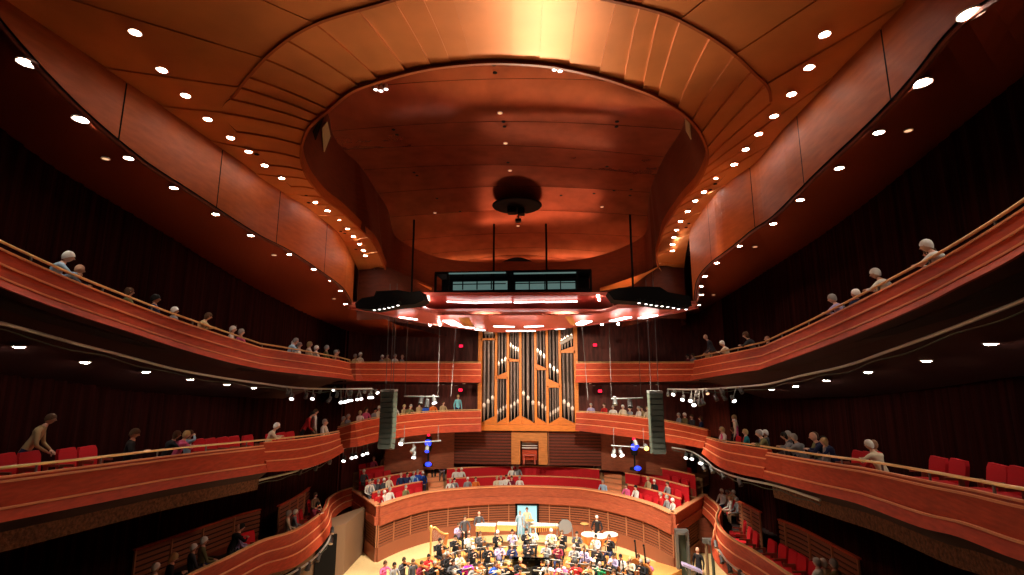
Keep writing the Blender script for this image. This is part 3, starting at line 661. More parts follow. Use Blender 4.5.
# ------------------------------------------------------------------ sound canopy
can = empty('sound_canopy', 'large red wooden sound canopy with lit strips above the stage', 'canopy', (0, 0, 0))
ZL = 2.35
far = [(350, 307.5), (375, 311.5), (400, 317), (432, 323.5), (479, 329.5), (515, 331), (558, 328), (584, 325), (610, 321.5), (656, 315.5), (697, 307)]
fp = [PZ(a, b, ZL) for a, b in spline(far, 40)]
near = [PZ(a, b, ZL) for a, b in lin2([(352, 303.5), (380, 305.5), (420, 308), (432, 312.5), (515, 313.5), (604, 312.5), (618, 307.5), (660, 305), (695, 303)], 40)]
m = MB(); ncol = len(fp)-1
for k in range(0, ncol, 8):
    e = min(ncol, k+8)
    m.grid([[near[i].lerp(fp[i], v/8)+Vector((0, 0, .07*(fp[i]-near[i]).length*math.sin(math.pi*v/8)-.012*(fp[i]-near[i]).length*(1-(i-k)/8))) for v in range(9)] for i in range(k, e+1)])
    m.grid([[near[i].lerp(fp[i], v/8)+Vector((0, 0, .07*(fp[i]-near[i]).length*math.sin(math.pi*v/8)+.05)) for v in range(9)] for i in range(k, e+1)])
m.build('lower_panel', CANO, can)
MB().sweep([p.copy() for p in fp], smooth_normals(fp, 1), [(-.06, -.06), (.06, -.06), (.06, .1), (-.06, .1)], 0, True).build('rear_edge', CANO, can)
MB().sweep([p.copy() for p in near], smooth_normals(near, 1), [(-.04, -.04), (.04, -.04), (.04, .06), (-.04, .06)], 0, True).build('front_edge', CANO, can)
A4 = [PZ(418, 295.5, 3.2), PZ(607, 295.5, 3.2), PZ(614, 308, 3.0), PZ(424, 308.5, 3.0)]
MB().grid([A4, [p+Vector((0, 0, .14)) for p in A4]], 0, True).poly(A4).poly([p+Vector((0, 0, .14)) for p in A4]).build('upper_panel', CANO, can)
B4 = [PZ(424, 308.6, 3.0), PZ(614, 308.2, 3.0), PZ(606, 315, 2.6), PZ(432, 315, 2.6)]
MB().grid([B4, [p+Vector((0, .1, .1)) for p in B4]], 0, True).poly(B4).build('riser_panel', WOODD, can)
def strip(px0, py0, px1, py1, z, w, name='light_strip', r=None, Y=None):
    a = PZ(px0, py0, z); b = PZ(px1, py1, z); m_ = MB(); n_ = 6
    for k in range(n_):
        p = a.lerp(b, (k+.02)/n_); q = a.lerp(b, (k+.9)/n_); d_ = (q-p); L_ = d_.length; an = math.atan2(d_.y, d_.x)
        m_.box((p+q)/2+Vector((0, 0, -.05)), (L_, w, .05), 0, Matrix.Rotation(an, 3, 'Z'))
    return m_.build(name, LITC, r or can)
strip(447, 300.5, 478, 302, 3.1, .10); strip(478, 301.5, 512, 300.8, 3.1, .13); strip(514, 301.5, 545, 300.6, 3.1, .10); strip(545, 301, 578, 300.3, 3.1, .12)
strip(494, 325.3, 514, 326, ZL, .22); strip(525, 326, 543, 325, ZL, .22); strip(448, 319.5, 457, 324.5, ZL, .5); strip(459, 325.3, 473, 327.3, ZL, .2); strip(506, 330, 536, 330, ZL-.1, .12)
strip(400, 316, 417, 318.5, ZL, .12); strip(476, 328.5, 484, 329.5, ZL, .2); strip(578, 324, 587, 320, ZL, .5); strip(612, 320, 629, 316, ZL, .3); strip(641, 317, 655, 314, ZL, .3); strip(556, 328.3, 564, 327.5, ZL, .2)
for (a, b, c, d_) in ((458, 318, 474, 327.5), (565, 317, 577, 326)):  # bright copper facets
    P4 = [PZ(a, b, ZL+.1), PZ(c-5, b, ZL+.1), PZ(c, d_, ZL-.12), PZ(a+6, d_-1, ZL-.12)]; MB().poly(P4).poly([p+Vector((0, 0, .03)) for p in P4]).build('facet', RISER, can)
dl_ = MB()
for a, b in ((424, 298), (428, 302), (431, 310), (401, 306), (598, 296), (599, 299.5), (440, 325), (430, 325), (602, 324), (618, 324)): dl_.ball(PZ(a, b, 3.05 if b < 315 else ZL-.05), .06, 8, 5)
dl_.build('spot_lens', LITW, can)
# glazed catwalk above the canopy
cw = empty('glazed_catwalk', 'dark catwalk with two lit glazed bays above the canopy', 'catwalk')
c0, c1 = PY(434, 293, 21.5), PY(592, 293, 21.5); zt_ = PY(512, 271.5, 21.5).z; zm = c0.z
MB().box(((c0.x+c1.x)/2, 22.3, zm+.05), (c1.x-c0.x, 1.6, .1)).build('deck', DARK, cw); MB().box(((c0.x+c1.x)/2, 22.3, zt_), (c1.x-c0.x, 1.6, .1)).build('roof', DARK, cw)
for a in (435, 447.5, 508.5, 513, 578, 591): q = PY(a, 285, 21.5); MB().box((q.x, 21.6, (zm+zt_)/2), (.1, .1, zt_-zm)).build('post', DARK, cw)
for a, b in ((449, 506), (514, 576)):
    q, w_ = PY(a, 287, 21.6), PY(b, 277.5, 21.6)
    MB().box(((q.x+w_.x)/2, 22.5, (q.z+w_.z)/2), (w_.x-q.x, .04, abs(w_.z-q.z))).build('glazing', GLASSL, cw)
    q2 = PY(a, 273.6, 21.5); MB().box(((q.x+w_.x)/2, 21.5, q2.z), (w_.x-q.x, .06, .06)).build('lamp_strip', GLASSL, cw)
    m = MB()
    for z_ in (279.5, 283.5): m.box(((q.x+w_.x)/2, 21.5, PY(512, z_, 21.5).z), (w_.x-q.x, .04, .04))
    for k in range(1, 4): m.box((q.x+(w_.x-q.x)*k/4, 21.5, (q.z+w_.z)/2), (.05, .04, abs(w_.z-q.z)+.3))
    m.build('guard_rail', DARK, cw)
MB().box(((c0.x+c1.x)/2, 23.0, (zm+zt_)/2), (c1.x-c0.x, .05, zt_-zm)).build('rear_panel', DARK, cw)
for i, (a, b, y_) in enumerate([(414, 222, 20.5), (494, 226, 22), (546, 226, 22), (630, 217, 20.5)]):
    p0 = PY(a, b, y_); p1 = PY(a+(1 if a < 520 else 0), 292, y_); top = surf_pt(a, b, alf, arf, 60, 30)
    tag(MB().tube([p0+Vector((0, 0, .1)), Vector((p0.x, p0.y, p1.z))], .045, 8).build('hanging_rod', DARK), f'black steel rod hanging the canopy, {ordn(i)} from the left', 'rod', 'rods that hang the canopy')
# black lighting trusses left and right of the canopy
for s, poly_, lamps in (('left', [(355, 303), (362, 298), (374, 296), (376, 291), (398, 290), (410, 292), (420, 291), (424, 300), (415, 304), (398, 305.5), (372, 309.5), (356, 308)], [(374.5, 310), (379.5, 309.3), (384.5, 308.5), (389, 307.6), (393, 306.8), (398, 305.3)]),
                     ('right', [(608, 292), (618, 288), (632, 287), (645, 286.5), (660, 287), (668, 292), (690, 296), (692, 306), (668, 306.5), (640, 302), (614, 300)], [(639, 303), (646, 304), (651, 304.8), (656.5, 305.5), (662, 306.2), (667.8, 306.9), (673.5, 307.8), (678.5, 309), (686, 309.3)])):
    r = empty('lighting_truss', f'black lighting truss with a row of small lamps, {s} of the canopy', 'truss'); Y0 = 15.6
    f3 = [PY(a, b, Y0) for a, b in poly_]; b3 = [p+Vector((0, .8, 0)) for p in f3]
    MB().grid([f3, b3], 0, True).poly(f3).poly(b3[::-1]).build('drape_box', DARK, r)
    m = MB(); xs = [f3[0].x, max(p.x for p in f3)]; z0_ = min(p.z for p in f3)
    m.tube([PY(lamps[0][0]-4, lamps[0][1]-2.5, Y0-.12), PY(lamps[-1][0]+3, lamps[-1][1]-2.5, Y0-.12)], .03).build('truss_bar', DARK, r)
    for a, b in lamps:
        q = PY(a, b, Y0-.15); cn = MB().lathe([(.05, .14), (.075, 0)], q, 10).build('lamp_can', DARK, r); MB().lathe([(.0005, -.025), (.03, -.015), (.045, .0)], q, 10).build('lens', LITC, cn)
# ------------------------------------------------------------------ organ
YO = 33.0
ox = lambda px: PY(px, 400, YO).x
oz = lambda py: PY(528, py, YO).z
org = empty('pipe_organ', 'orange wood pipe organ with silver pipes above the console', 'organ', (0, 0, 0))
SEP = [480, 496, 508, 520.5, 535.8, 547.5, 560.4, 576.5]; ZTOP = oz(303)
m = MB()
for a in SEP: m.box((ox(a), YO, (ZTOP+oz(428))/2), (.16 if a not in (480, 576.5) else .26, .3, ZTOP-oz(428)))
m.build('case_stile', ORG, org)
MB().box(((ox(478)+ox(578.5))/2, YO+.35, oz(427.5)), (ox(578.5)-ox(478), 1.2, oz(424.5)-oz(430.5))).build('base_beam', ORG, org)
MB().box(((ox(478)+ox(578.5))/2, YO+.35, ZTOP), (ox(578.5)-ox(478), 1.2, .3)).build('cornice', ORG, org)
MB().box(((ox(480)+ox(577))/2, YO+.9, (ZTOP+oz(430))/2), (ox(577)-ox(480), .1, ZTOP-oz(430))).build('back_panel', DARK, org)
def wedge(a, b, ya, yb, ybase, nm='pipe_block'):
    pts = [(ox(a), oz(ybase)), (ox(b), oz(ybase)), (ox(b), oz(yb)), (ox(a), oz(ya))]
    f_ = [Vector((x, YO-.02, z)) for x, z in pts]; g_ = [Vector((x, YO+.3, z)) for x, z in pts]
    MB().grid([f_, g_], 0, True).poly(f_).poly(g_[::-1]).build(nm, ORG, org)
def pipe(px, yfoot, ymouth, ytop, w):
    x = ox(px); z0, zm_, z1 = oz(yfoot), oz(ymouth), oz(ytop); r_ = w/2
    m_ = MB(); y_ = YO+.12
    m_.lathe([(r_*.25, z0), (r_*.85, zm_-.1)], (x, y_, 0), 12, 2); m_.lathe([(r_*.85, zm_-.1), (r_*.95, zm_), (r_, zm_+.12)], (x, y_, 0), 12, 1)
    m_.lathe([(r_, zm_+.12), (r_, z1)], (x, y_, 0), 12, 0)
    m_.poly([(x-r_*.7, y_-r_*1.02, zm_+.02), (x+r_*.7, y_-r_*1.02, zm_+.02), (x+r_*.55, y_-r_*1.0, zm_+.14), (x, y_-r_*1.03, zm_+.22), (x-r_*.55, y_-r_*1.0, zm_+.14)], 1)
    m_.build('pipe', [PIPE, PIPEM, PIPEF], org)
    
bays = [(0, 339, None, [(484, 406), (488, 402), (492.5, 398.5)], (423.5, 416)), (1, 377.6, [(498.5, 364), (501.8, 361.6), (505.3, 359.7)], [(497.5, 413), (500.4, 411), (503.3, 409), (506.4, 407.5)], (423.5, 416.8)),
        (2, 360.4, [(510.5, 345.5), (513, 347.5), (515.6, 349), (518.2, 350.5)], [(511, 407), (514.4, 404.4), (517.8, 402)], (423, 415.3)), (3, None, None, [(523.3, 394), (528, 398.5), (533, 403.2)], (416, 423.5)),
        (4, 369, [(538, 351.5), (541, 353.5), (544.5, 356.5)], [(538.8, 404), (542.3, 406.7), (545.7, 409)], (417, 423.5)), (5, 386.4, [(550.5, 366.5), (554.3, 369), (558, 372)], [(550.1, 414.7), (552.9, 412.8), (555.3, 411.3), (557.6, 410), (559.2, 408.8)], (424, 416.8)),
        (6, 352, None, [(564.2, 402), (568.4, 405), (572.3, 408.6)], (417, 423.5))]
for b, sh, up, lo, (ya, yb) in bays:
    a, c = SEP[b], SEP[b+1]; wedge(a+.8, c-.8, ya, yb, 425)
    sl_ = lambda x: ya+(yb-ya)*(x-a)/(c-a)
    n_ = len(lo); w = (ox(c)-ox(a)-.2)/n_*.86
    for x, y in lo: pipe(x, sl_(x)+.3, y, (sh+1.5) if sh else 304, w)
    if sh:
        MB().box(((ox(a)+ox(c))/2, YO, oz(sh)), (ox(c)-ox(a), .3, .14)).build('shelf', ORG, org)
        if up:
            y0, y1 = up[0][1], up[-1][1]; da = 12; wedge(a+.8, c-.8, y0+da, y1+da, sh)
            w = (ox(c)-ox(a)-.2)/len(up)*.86
            for x, y in up: pipe(x, y0+(y1-y0)*(x-up[0][0])/(up[-1][0]-up[0][0])+da+.2, y, 304, w)
        elif b == 0:
            for x in (485, 488.5, 492): pipe(x, 338, 332, 304, .3)
        else:
            wedge(a+.8, c-.8, 351, 346, 352)
            for x, y in ((563, 333), (566, 331), (569, 329.5), (572.5, 328)): pipe(x, 350-(x-561)*.3, y+9, 304, .22)
            m_ = MB(); m_.tube([(ox(561), YO-.1, oz(344)), (ox(573.5), YO-.1, oz(337))], .12).build('horizontal_pipe', PIPEM, org)
cons = empty('organ_console', 'wood framed organ console niche below the pipe organ', 'console')
zt_, zb_ = oz(432), oz(463); xa, xb = ox(512), ox(547)
MB().box(((xa+xb)/2, YO-.1, zt_-.25), (xb-xa, .8, .5)).box((xa+.28, YO-.1, (zt_-.5+zb_)/2), (.56, .8, zt_-.5-zb_)).box((xb-.28, YO-.1, (zt_-.5+zb_)/2), (.56, .8, zt_-.5-zb_)).build('surround', mat('console_wood', (.50, .19, .05), .5, grain=(3, .8, 1.2, (1, 1, 6))), cons)
xm = (xa+xb)/2
MB().box((xm, YO+.5, (zt_+zb_)/2-.2), (1.1, .1, 1.8)).build('back_board', WOODD, cons)
for k in range(3): MB().box((xm, YO-.05+.12*k, zb_+.95+.13*k), (1.0, .18, .04)).build('keyboard', PAPER, cons)
MB().box((xm, YO+.15, zb_+1.4), (1.0, .2, .3)).build('music_desk', VARN, cons); MB().box((xm, YO+.1, zb_+.5), (.95, .3, .6)).build('pedal_case', WOOD, cons)
MB().box((xm, YO-.35, zb_+.55), (.8, .3, .06)).box((xm-.35, YO-.35, zb_+.27), (.05, .28, .54)).box((xm+.35, YO-.35, zb_+.27), (.05, .28, .54)).build('bench', CANO, cons)
# dark slatted panels either side of the console, lower rear wall
for (a, b, lab) in ((446, 511, 'left'), (548, 600, 'right')):
    pth = [Vector((ox(a)+(ox(b)-ox(a))*k/10, YO+.35, 0)) for k in range(11)]
    m = MB(); slat_wall(m, pth, smooth_normals(pth, 1), oz(466), oz(432), .2, 9); struct(m, 'wall_back', [WOODD, SLATB, POSTW])
m = MB(); zz0, zz1 = oz(470), oz(430)
pth = [Vector(q) for q in ((-9.2, 31.2, 0), (-7.5, 32.2, 0), (-5.2, 33.2, 0), (ox(446), YO+.4, 0))]
m.grid([[vec0(p, zz0), vec0(p, zz1+.3)] for p in pth]); pth2 = [Vector((-p.x+ (ox(446)+ox(600))*(1 if i == 3 else 0), p.y, 0)) for i, p in enumerate(pth)]
m.grid([[vec0(p, zz0), vec0(p, zz1+.3)] for p in pth2]); struct(m, 'wall_back', mat('low_rear_wall', (.26, .07, .03), .5, grain=(3, .8, 1.2, (1, 1, 4))))
# red signs
for (a, b, lab) in ((461, 346, 'upper sign left of the organ'), (460.5, 390, 'lower sign left of the organ'), (595, 345, 'upper sign right of the organ'), (600, 391, 'lower sign right of the organ')):
    p = PY(a, b, 32.6); tag(MB().box(p, (.24, .06, .17)).box(p+Vector((0, .1, 0)), (.3, .14, .22), 1).build('exit_light', [REDL, DARK]), 'small glowing red '+lab, 'sign')
# ------------------------------------------------------------------ hanging line arrays
def line_array(px0, px1, y0, y1, lean, lab, Y=22.0):
    a, b = PY(px0, y0, Y), PY(px1, y0, Y); c = PY((px0+px1)/2+lean, y1, Y); w = b.x-a.x; top = Vector(((a.x+b.x)/2, Y, a.z)); hgt = a.z-c.z; n = 11
    r = empty('line_array_speaker', lab, 'loudspeaker', top); h = hgt/n
    for k in range(n):
        ang = -.25*max(0, (k-5)/5)**1.5; off = -.45*max(0, (k-6)/5)**2*.4
        Mx = Matrix.Rotation(ang, 3, 'X')
        m_ = MB().box((0, off+.2, -h*(k+.5)), (w, .55, h*.93), 0, Mx); cb = m_.build('cabinet', SPK, r)
        MB().box((0, off-.085, -h*(k+.5)), (w*.86, .03, h*.8), 0, Mx).build('grille', SPKG, cb)
    MB().box((0, .2, .06), (w*1.02, .6, .1)).build('bumper_frame', METAL, r)
    MB().tube([(-w*.28, .2, .1), (-w*.28, .2, 5)], .014, 6).build('cable', WIRE, r); MB().tube([(w*.28, .2, .1), (w*.28, .2, 5)], .014, 6).build('cable', WIRE, r)
line_array(381.3, 394.3, 392, 449, -1, 'tall grey green line array speaker hanging left of the organ')
line_array(649, 662.5, 393.5, 454, 2, 'tall grey green line array speaker hanging right of the organ')
# fly bars with lamps
def spot(c, r, aim=(0, 0, -1), lens=LITC, body=METAL, s=1.0, name='lamp'):
    aim = Vector(aim).normalized(); q = Vector((0, 0, -1)).rotation_difference(aim).to_matrix()
    cn = MB().lathe([(.05*s, .22*s), (.09*s, .16*s), (.10*s, -.1*s), (.115*s, -.14*s)], c, 10, 0, q).build('lamp_can', CAN if body is METAL else body, r)
    MB().lathe([(.0005, -.165*s), (.07*s, -.16*s), (.108*s, -.143*s)], c, 10, 0, q).build('lens', lens, cn)
def fly_bar(a, b, Y, lab, lamps, cables, topy, barw=.03):
    p, q = PY(a[0], a[1], Y), PY(b[0], b[1], Y); r = empty('lighting_bar', lab, 'lighting bar')
    MB().tube([p, q], barw).build('bar', METAL, r)
    for (cx_, cy_) in cables:
        t = (cx_-a[0])/(b[0]-a[0]); c = p.lerp(q, t); u = PY(cx_, topy, Y); MB().tube([c, Vector((c.x, c.y, u.z))], .011, 6).build('cable', WIRE, r)
    for (lx, ly, aim, ln) in lamps:
        c = PY(lx, ly, Y); t = (lx-a[0])/(b[0]-a[0]); k = p.lerp(q, max(0, min(1, t))); MB().tube([k, c+Vector((0, 0, .12))], .018, 6).build('yoke', METAL, r); spot(c, r, aim, ln)
fly_bar((404, 396.3), (439, 396.8), 21, 'horizontal lighting bar hanging by two cables left of the organ', [(421, 401, (0, -.5, -1), DARK), (434, 400, (.3, -.5, -1), LITC), (427, 404, (0, -.3, -1), DARK)], [(405, 0), (438, 0)], 318)
fly_bar((611, 399), (643, 398), 21, 'horizontal lighting bar hanging by two cables right of the organ', [(615, 401.5, (0, -.5, -1), METAL), (630, 404, (0, -.5, -1), DARK)], [(611.5, 0), (641, 0)], 318)
fly_bar((401, 443.7), (441, 440.8), 24, 'low lighting bar above the left terrace aisle', [(401.5, 442, (0, -1, -.6), LITC), (413, 450, (-.4, -1, -1), TRIMW), (427, 449, (.2, -1, -1), BLUE), (414, 455, (.1, -.8, -1), LITC)], [(404, 0), (438, 0)], 425)
fly_bar((611, 445.5), (647, 448), 24, 'low lighting bar above the right terrace aisle', [(614, 453, (-.3, -1, -1), LITC), (621, 453, (.3, -1, -1), LITC), (636, 444, (.2, -1, -1), BLUE), (646, 447, (0, -1, -.4), mat('amber_lens', (1, .6, .1), .5, emit=(1, .55, .1), es=5))], [(614, 0), (644, 0)], 428)
for (a, y0, y1, s, lab) in ((428, 436, 466, 1, 'left'), (635, 440, 470, 1, 'right')):
    r = empty('moving_light', f'blue glowing moving light tower on the {lab} terrace aisle', 'stage light', PY(a, y1, 29.6))
    hh = PY(a, y0, 29.6).z-PY(a, y1, 29.6).z
    MB().lathe([(.3, 0), (.28, .12), (.05, .14), (.05, hh*.55)], n=14).build('stand', DARK, r); MB().lathe([(.16, hh*.5), (.2, hh*.62), (.2, hh*.9), (.12, hh)], n=14).build('head', DARK, r)
    MB().ball((0, -.14, hh*.78), (.2, .12, .22)).build('lens', BLUE, r); MB().ball((0, -.05, hh*1.04), .09).build('beacon', REDL, r); MB().ball((.1, -.35, .16), (.2, .12, .13)).build('step_glow', BLUE, r)  # lowest blue ball paints the glow spilled on the steps
# slanted thin cables hanging from the canopy edge
for i, (a, b, c, d_, Y_) in enumerate([(393.5, 312, 390.5, 391, 21.8), (456, 328, 451, 396, 24), (582, 326, 588, 400, 24)]):
    tag(MB().tube([PY(a, b, Y_), PY(c, d_, Y_)], .012, 6).build('hanging_cable', WIRE), ['thin grey cable hanging above the left line array', 'thin slanting cable between the left bar and the organ', 'thin slanting cable just right of the organ'][i], 'cable')
# pipe rails with hanging lamps under the upper balconies
def pipe_rail(t, pxy, lamps, lab, o=.35, body=METAL):
    r = empty('lighting_rail', lab, 'lighting rail'); pts = [PY(*q) for q in pxy]; c = curve_res(pts, 50)
    MB().tube(c, .035, 8).build('rail_pipe', mat('pale_rail_pipe', (.5, .5, .47), .4, .4), r); MB().tube([p+Vector((0, 0, -.13+.03*math.sin(i*.9))) for i, p in enumerate(c)], .014, 6).build('loose_cable', SPK, r)
    for (lx, ly, ax, ln, s) in lamps:
        k = min(c, key=lambda p: abs(proj(p)[0]-lx)); q = PY(lx, ly, k.y); MB().tube([k, q], .02, 6).build('yoke', METAL, r); spot(q, r, (ax*.5, -.75, -.75), CAN if ln is METAL else ln, body, s*.68)
def rail_from(t, pts, out):
    res = []
    for a, b in pts:
        k = min(range(len(t.path)), key=lambda i: abs(proj(t.path[i]+t.nrm[i]*out)[0]-a)); res.append((a, b, (t.path[k]+t.nrm[k]*out).y))
    return res
random.seed(11)
LL = [(288, 393, .3, METAL, 1), (292, 397, .5, LITC, 1.1), (306, 396, .4, METAL, 1.1), (313, 397, .3, LITC, 1.1), (329, 400, -.6, METAL, 1.2), (341, 400.5, .8, LITC, 1.3), (345, 400, .9, LITC, 1.3), (348.5, 399, .8, LITC, 1.2), (351.5, 399, .7, LITC, 1), (357, 398, .9, LITC, 1.1), (361, 397.5, .9, LITC, 1.1), (369, 396, .9, LITC, 1.1), (372, 396, .8, LITC, 1.1), (334, 389, 0, LITC, .9), (377, 391.5, 1.3, LITC, 1.1), (320, 391, .2, METAL, 1), (337, 395, .3, METAL, 1.1), (350, 393, .4, METAL, 1.2), (365, 391, .3, METAL, 1.1)]
pipe_rail(T3L, rail_from(T3L, [(-30, 318), (0, 323), (38, 333), (77, 344), (121, 355), (174, 369), (220, 377.5), (258, 383)], .3)+[(300, 388, 19.5), (340, 389, 22.5), (372, 388.5, 24)], LL, 'grey lighting rail with clustered lamps under the upper left balcony')
RL = [(674, 393, -1.2, LITC, 1.2), (683, 398, -1, LITC, 1.2), (691, 399, -.8, LITC, 1.3), (694, 403, -.5, LITC, 1.3), (699, 403, .2, METAL, 1.2), (703, 402, .3, METAL, 1.1), (716, 398, .3, METAL, 1.1), (724, 397.5, .4, METAL, 1.1), (733, 399, .3, LITC, 1.1), (668, 394, -.5, METAL, 1), (697, 394, -.2, METAL, 1.2), (707, 392, 0, DIM, 1), (722, 392, .2, METAL, 1.1), (741, 391, .4, METAL, 1)]
pipe_rail(T3R, [(668, 389, 24), (690, 389.5, 22.5), (725, 388, 19.5)]+rail_from(T3R, [(765, 384.5), (800, 376), (845, 366), (900, 347), (950, 329), (1024, 300), (1060, 285)], .3), RL, 'grey lighting rail with clustered lamps under the upper right balcony')
pipe_rail(T2L, [(220, 490, 15), (262, 479.5, 17), (300, 470, 19.5), (325, 461, 22), (336, 453, 24.3), (350, 446, 25.5), (375, 441, 27)], [(344, 459, .3, LITC, 1.3), (352, 456, .6, LITC, 1.3), (356, 455, .6, LITC, 1.3), (363, 453, .6, LITC, 1.3), (367, 451.5, .7, LITC, 1.3), (330, 462, .2, METAL, 1), (316, 468, .2, METAL, 1), (300, 472, .1, METAL, 1)], 'grey lighting rail with white lamps under the middle left balcony')
pipe_rail(T2R, [(820, 500, 14), (775, 485.5, 16.8), (740, 478, 19), (716, 469, 22), (705, 460, 25), (690, 451, 26.5), (672, 447.5, 27.5)], [(686, 456, -.6, LITC, 1.3), (692, 457, -.6, LITC, 1.3), (701, 461, -.7, LITC, 1.5), (704, 468, .1, METAL, 1.3), (712, 470, .1, METAL, 1.3), (723, 476, .1, METAL, 1.1), (740, 483, .2, METAL, 1.1)], 'grey lighting rail with white lamps under the middle right balcony')
pipe_rail(T1L, [(262, 585, 14.6), (290, 574, 16.5), (312, 560, 18.5), (326, 545, 20.5), (331, 535, 22)], [(280, 580, .2, METAL, 1.1), (298, 573, .2, METAL, 1.2), (308, 567, .2, METAL, 1.2), (318, 558, .2, METAL, 1.2), (331, 541, .5, TRIMW, 1.3), (332, 531, .5, TRIMW, 1.3)], 'lighting rail with dark lamps under the far lower left box')
pipe_rail(T1R, [(765, 590, 14.8), (745, 576, 16.5), (728, 562, 18.5), (718, 549, 20.5)], [(716, 545, -.3, TRIMW, 1.2), (722, 560, -.2, METAL, 1.2), (730, 569, -.2, METAL, 1.2), (741, 576, -.2, METAL, 1.2)], 'lighting rail with dark lamps under the lower right box')
#PEOPLE#
# ------------------------------------------------------------------ people
def finger_hand(m, wrist, d, up, side, r=.011):
    """palm and five bent fingers continuing a wrist; d = pointing direction"""
    d = Vector(d).normalized(); up = Vector(up).normalized(); lat = d.cross(up).normalized()
    w = Vector(wrist); rows = []
    for t, hw, ht in ((0, .022, .018), (.03, .036, .017), (.075, .04, .015), (.09, .036, .012)):
        c = w+d*t; rows.append([c+lat*hw*math.cos(a)+up*ht*math.sin(a) for a in [math.pi*k/4 for k in range(8)]])
    m.grid(rows, 0, True); m.poly(rows[-1], 0)
    for k, L in enumerate((.055, .068, .075, .068)):
        b = w+d*.085+lat*(.03-.02*k); c1 = b+d*L*.55-up*.006; c2 = c1+d*L*.3-up*.03
        m.tube([b, c1, c2], [.0095, .0085, .007], 5, 0)
    b = w+d*.025+lat*.035*side; m.tube([b, b+lat*.025*side+d*.025, b+lat*.03*side+d*.06-up*.01], [.012, .0105, .008], 5, 0)
def make_body(name, J, bones, hands, head, look=0.):
    """J: joint -> (xyz, radius); grown as one skin, then head and fingers merged into the same mesh"""
    me = bpy.data.meshes.new(name); keys = list(J); me.from_pydata([J[k][0] for k in keys], [(keys.index(a), keys.index(b)) for a, b, c in bones], [])
    ob = bpy.data.objects.new(name, me); C.objects.link(ob)
    sk = ob.modifiers.new('s', 'SKIN'); sv = me.skin_vertices[0].data
    for i, k in enumerate(keys):
        r = J[k][1]; sv[i].radius = r if isinstance(r, tuple) else (r, r); sv[i].use_root = (k == 'pelvis')
    sb = ob.modifiers.new('b', 'SUBSURF'); sb.levels = 1; sb.render_levels = 1
    dg = bpy.context.evaluated_depsgraph_get(); ev = bpy.data.meshes.new_from_object(ob.evaluated_get(dg)); bpy.data.objects.remove(ob)
    m = MB(); m.v = [v.co.copy() for v in ev.vertices]
    for p in ev.polygons:
        c = p.center; best = (9, 1)
        for a, b, mi in bones:
            A, B = Vector(J[a][0]), Vector(J[b][0]); t = max(0, min(1, (c-A).dot(B-A)/max(1e-9, (B-A).length_squared))); d = (A.lerp(B, t)-c).length
            if d < best[0]: best = (d, mi)
        m.f.append(tuple(p.vertices)); m.mi.append(best[1])
    for w, d, up, s in hands: finger_hand(m, w, d, up, s)
    h = Vector(head); R_ = Matrix.Rotation(look, 3, 'X'); b0 = len(m.v)
    # head, jaw, nose, ears, eyes, mouth (faces +Y)
    rows = []
    for i in range(11):
        a = -math.pi/2+math.pi*i/10; r_ = math.cos(a); z = .118*math.sin(a)
        jaw = 1-.22*max(0, -math.sin(a))
        rows.append([Vector((.076*r_*jaw*math.cos(2*math.pi*k/12), (.095*r_*(1 if math.sin(2*math.pi*k/12) < 0 else jaw))*math.sin(2*math.pi*k/12), z)) for k in range(12)])
    m.grid(rows, 0, True)
    m.tube([(0, .088, .02), (0, .108, -.018), (0, .088, -.03)], [.008, .015, .009], 6, 0)
    for s in (-1, 1): m.ball((s*.077, -.002, -.005), (.01, .02, .032), 6, 5, 0); m.ball((s*.03, .084, .012), (.012, .008, .008), 6, 4, 4)
    m.box((0, .084, -.055), (.04, .012, .01), 5)
    for i in range(b0, len(m.v)): m.v[i] = R_ @ m.v[i]+h
    o = m.build(name, [SKIN[0], CL['black'], CL['black'], BLACK, DARK, CL['maroon']], smooth=True); return o
def hair_mesh(head, long, look):
    m = MB(); rows = []; R_ = Matrix.Rotation(look, 3, 'X'); n = 14
    for i in range(8):
        t = i/7; row = []
        for k in range(n):
            th = 2*math.pi*k/n; back = (1-math.sin(th))/2   # 1 at the back of the head
            low = -.02-(.07 if not long else .17)*back**1.3+ (.055*(1-back))
            a0 = math.asin(max(-1, min(1, (low)/.125))) if low > -.12 else -1.25
            a = math.pi/2+(a0-math.pi/2)*t
            r_ = 1.12+.02*math.sin(5*th+i); z = .127*math.sin(a); 
            if long and low < -.12 and t > .7: z -= (t-.7)*.25*back
            row.append(R_ @ Vector((.078*r_*math.cos(a)**.8*math.cos(th) if math.cos(a) > 0 else 0, .097*r_*(math.cos(a)**.8 if math.cos(a) > 0 else 0)*math.sin(th)-.006, z))+Vector(head))
        rows.append(row)
    m.grid(rows, 0, True); return m
POSES = {}
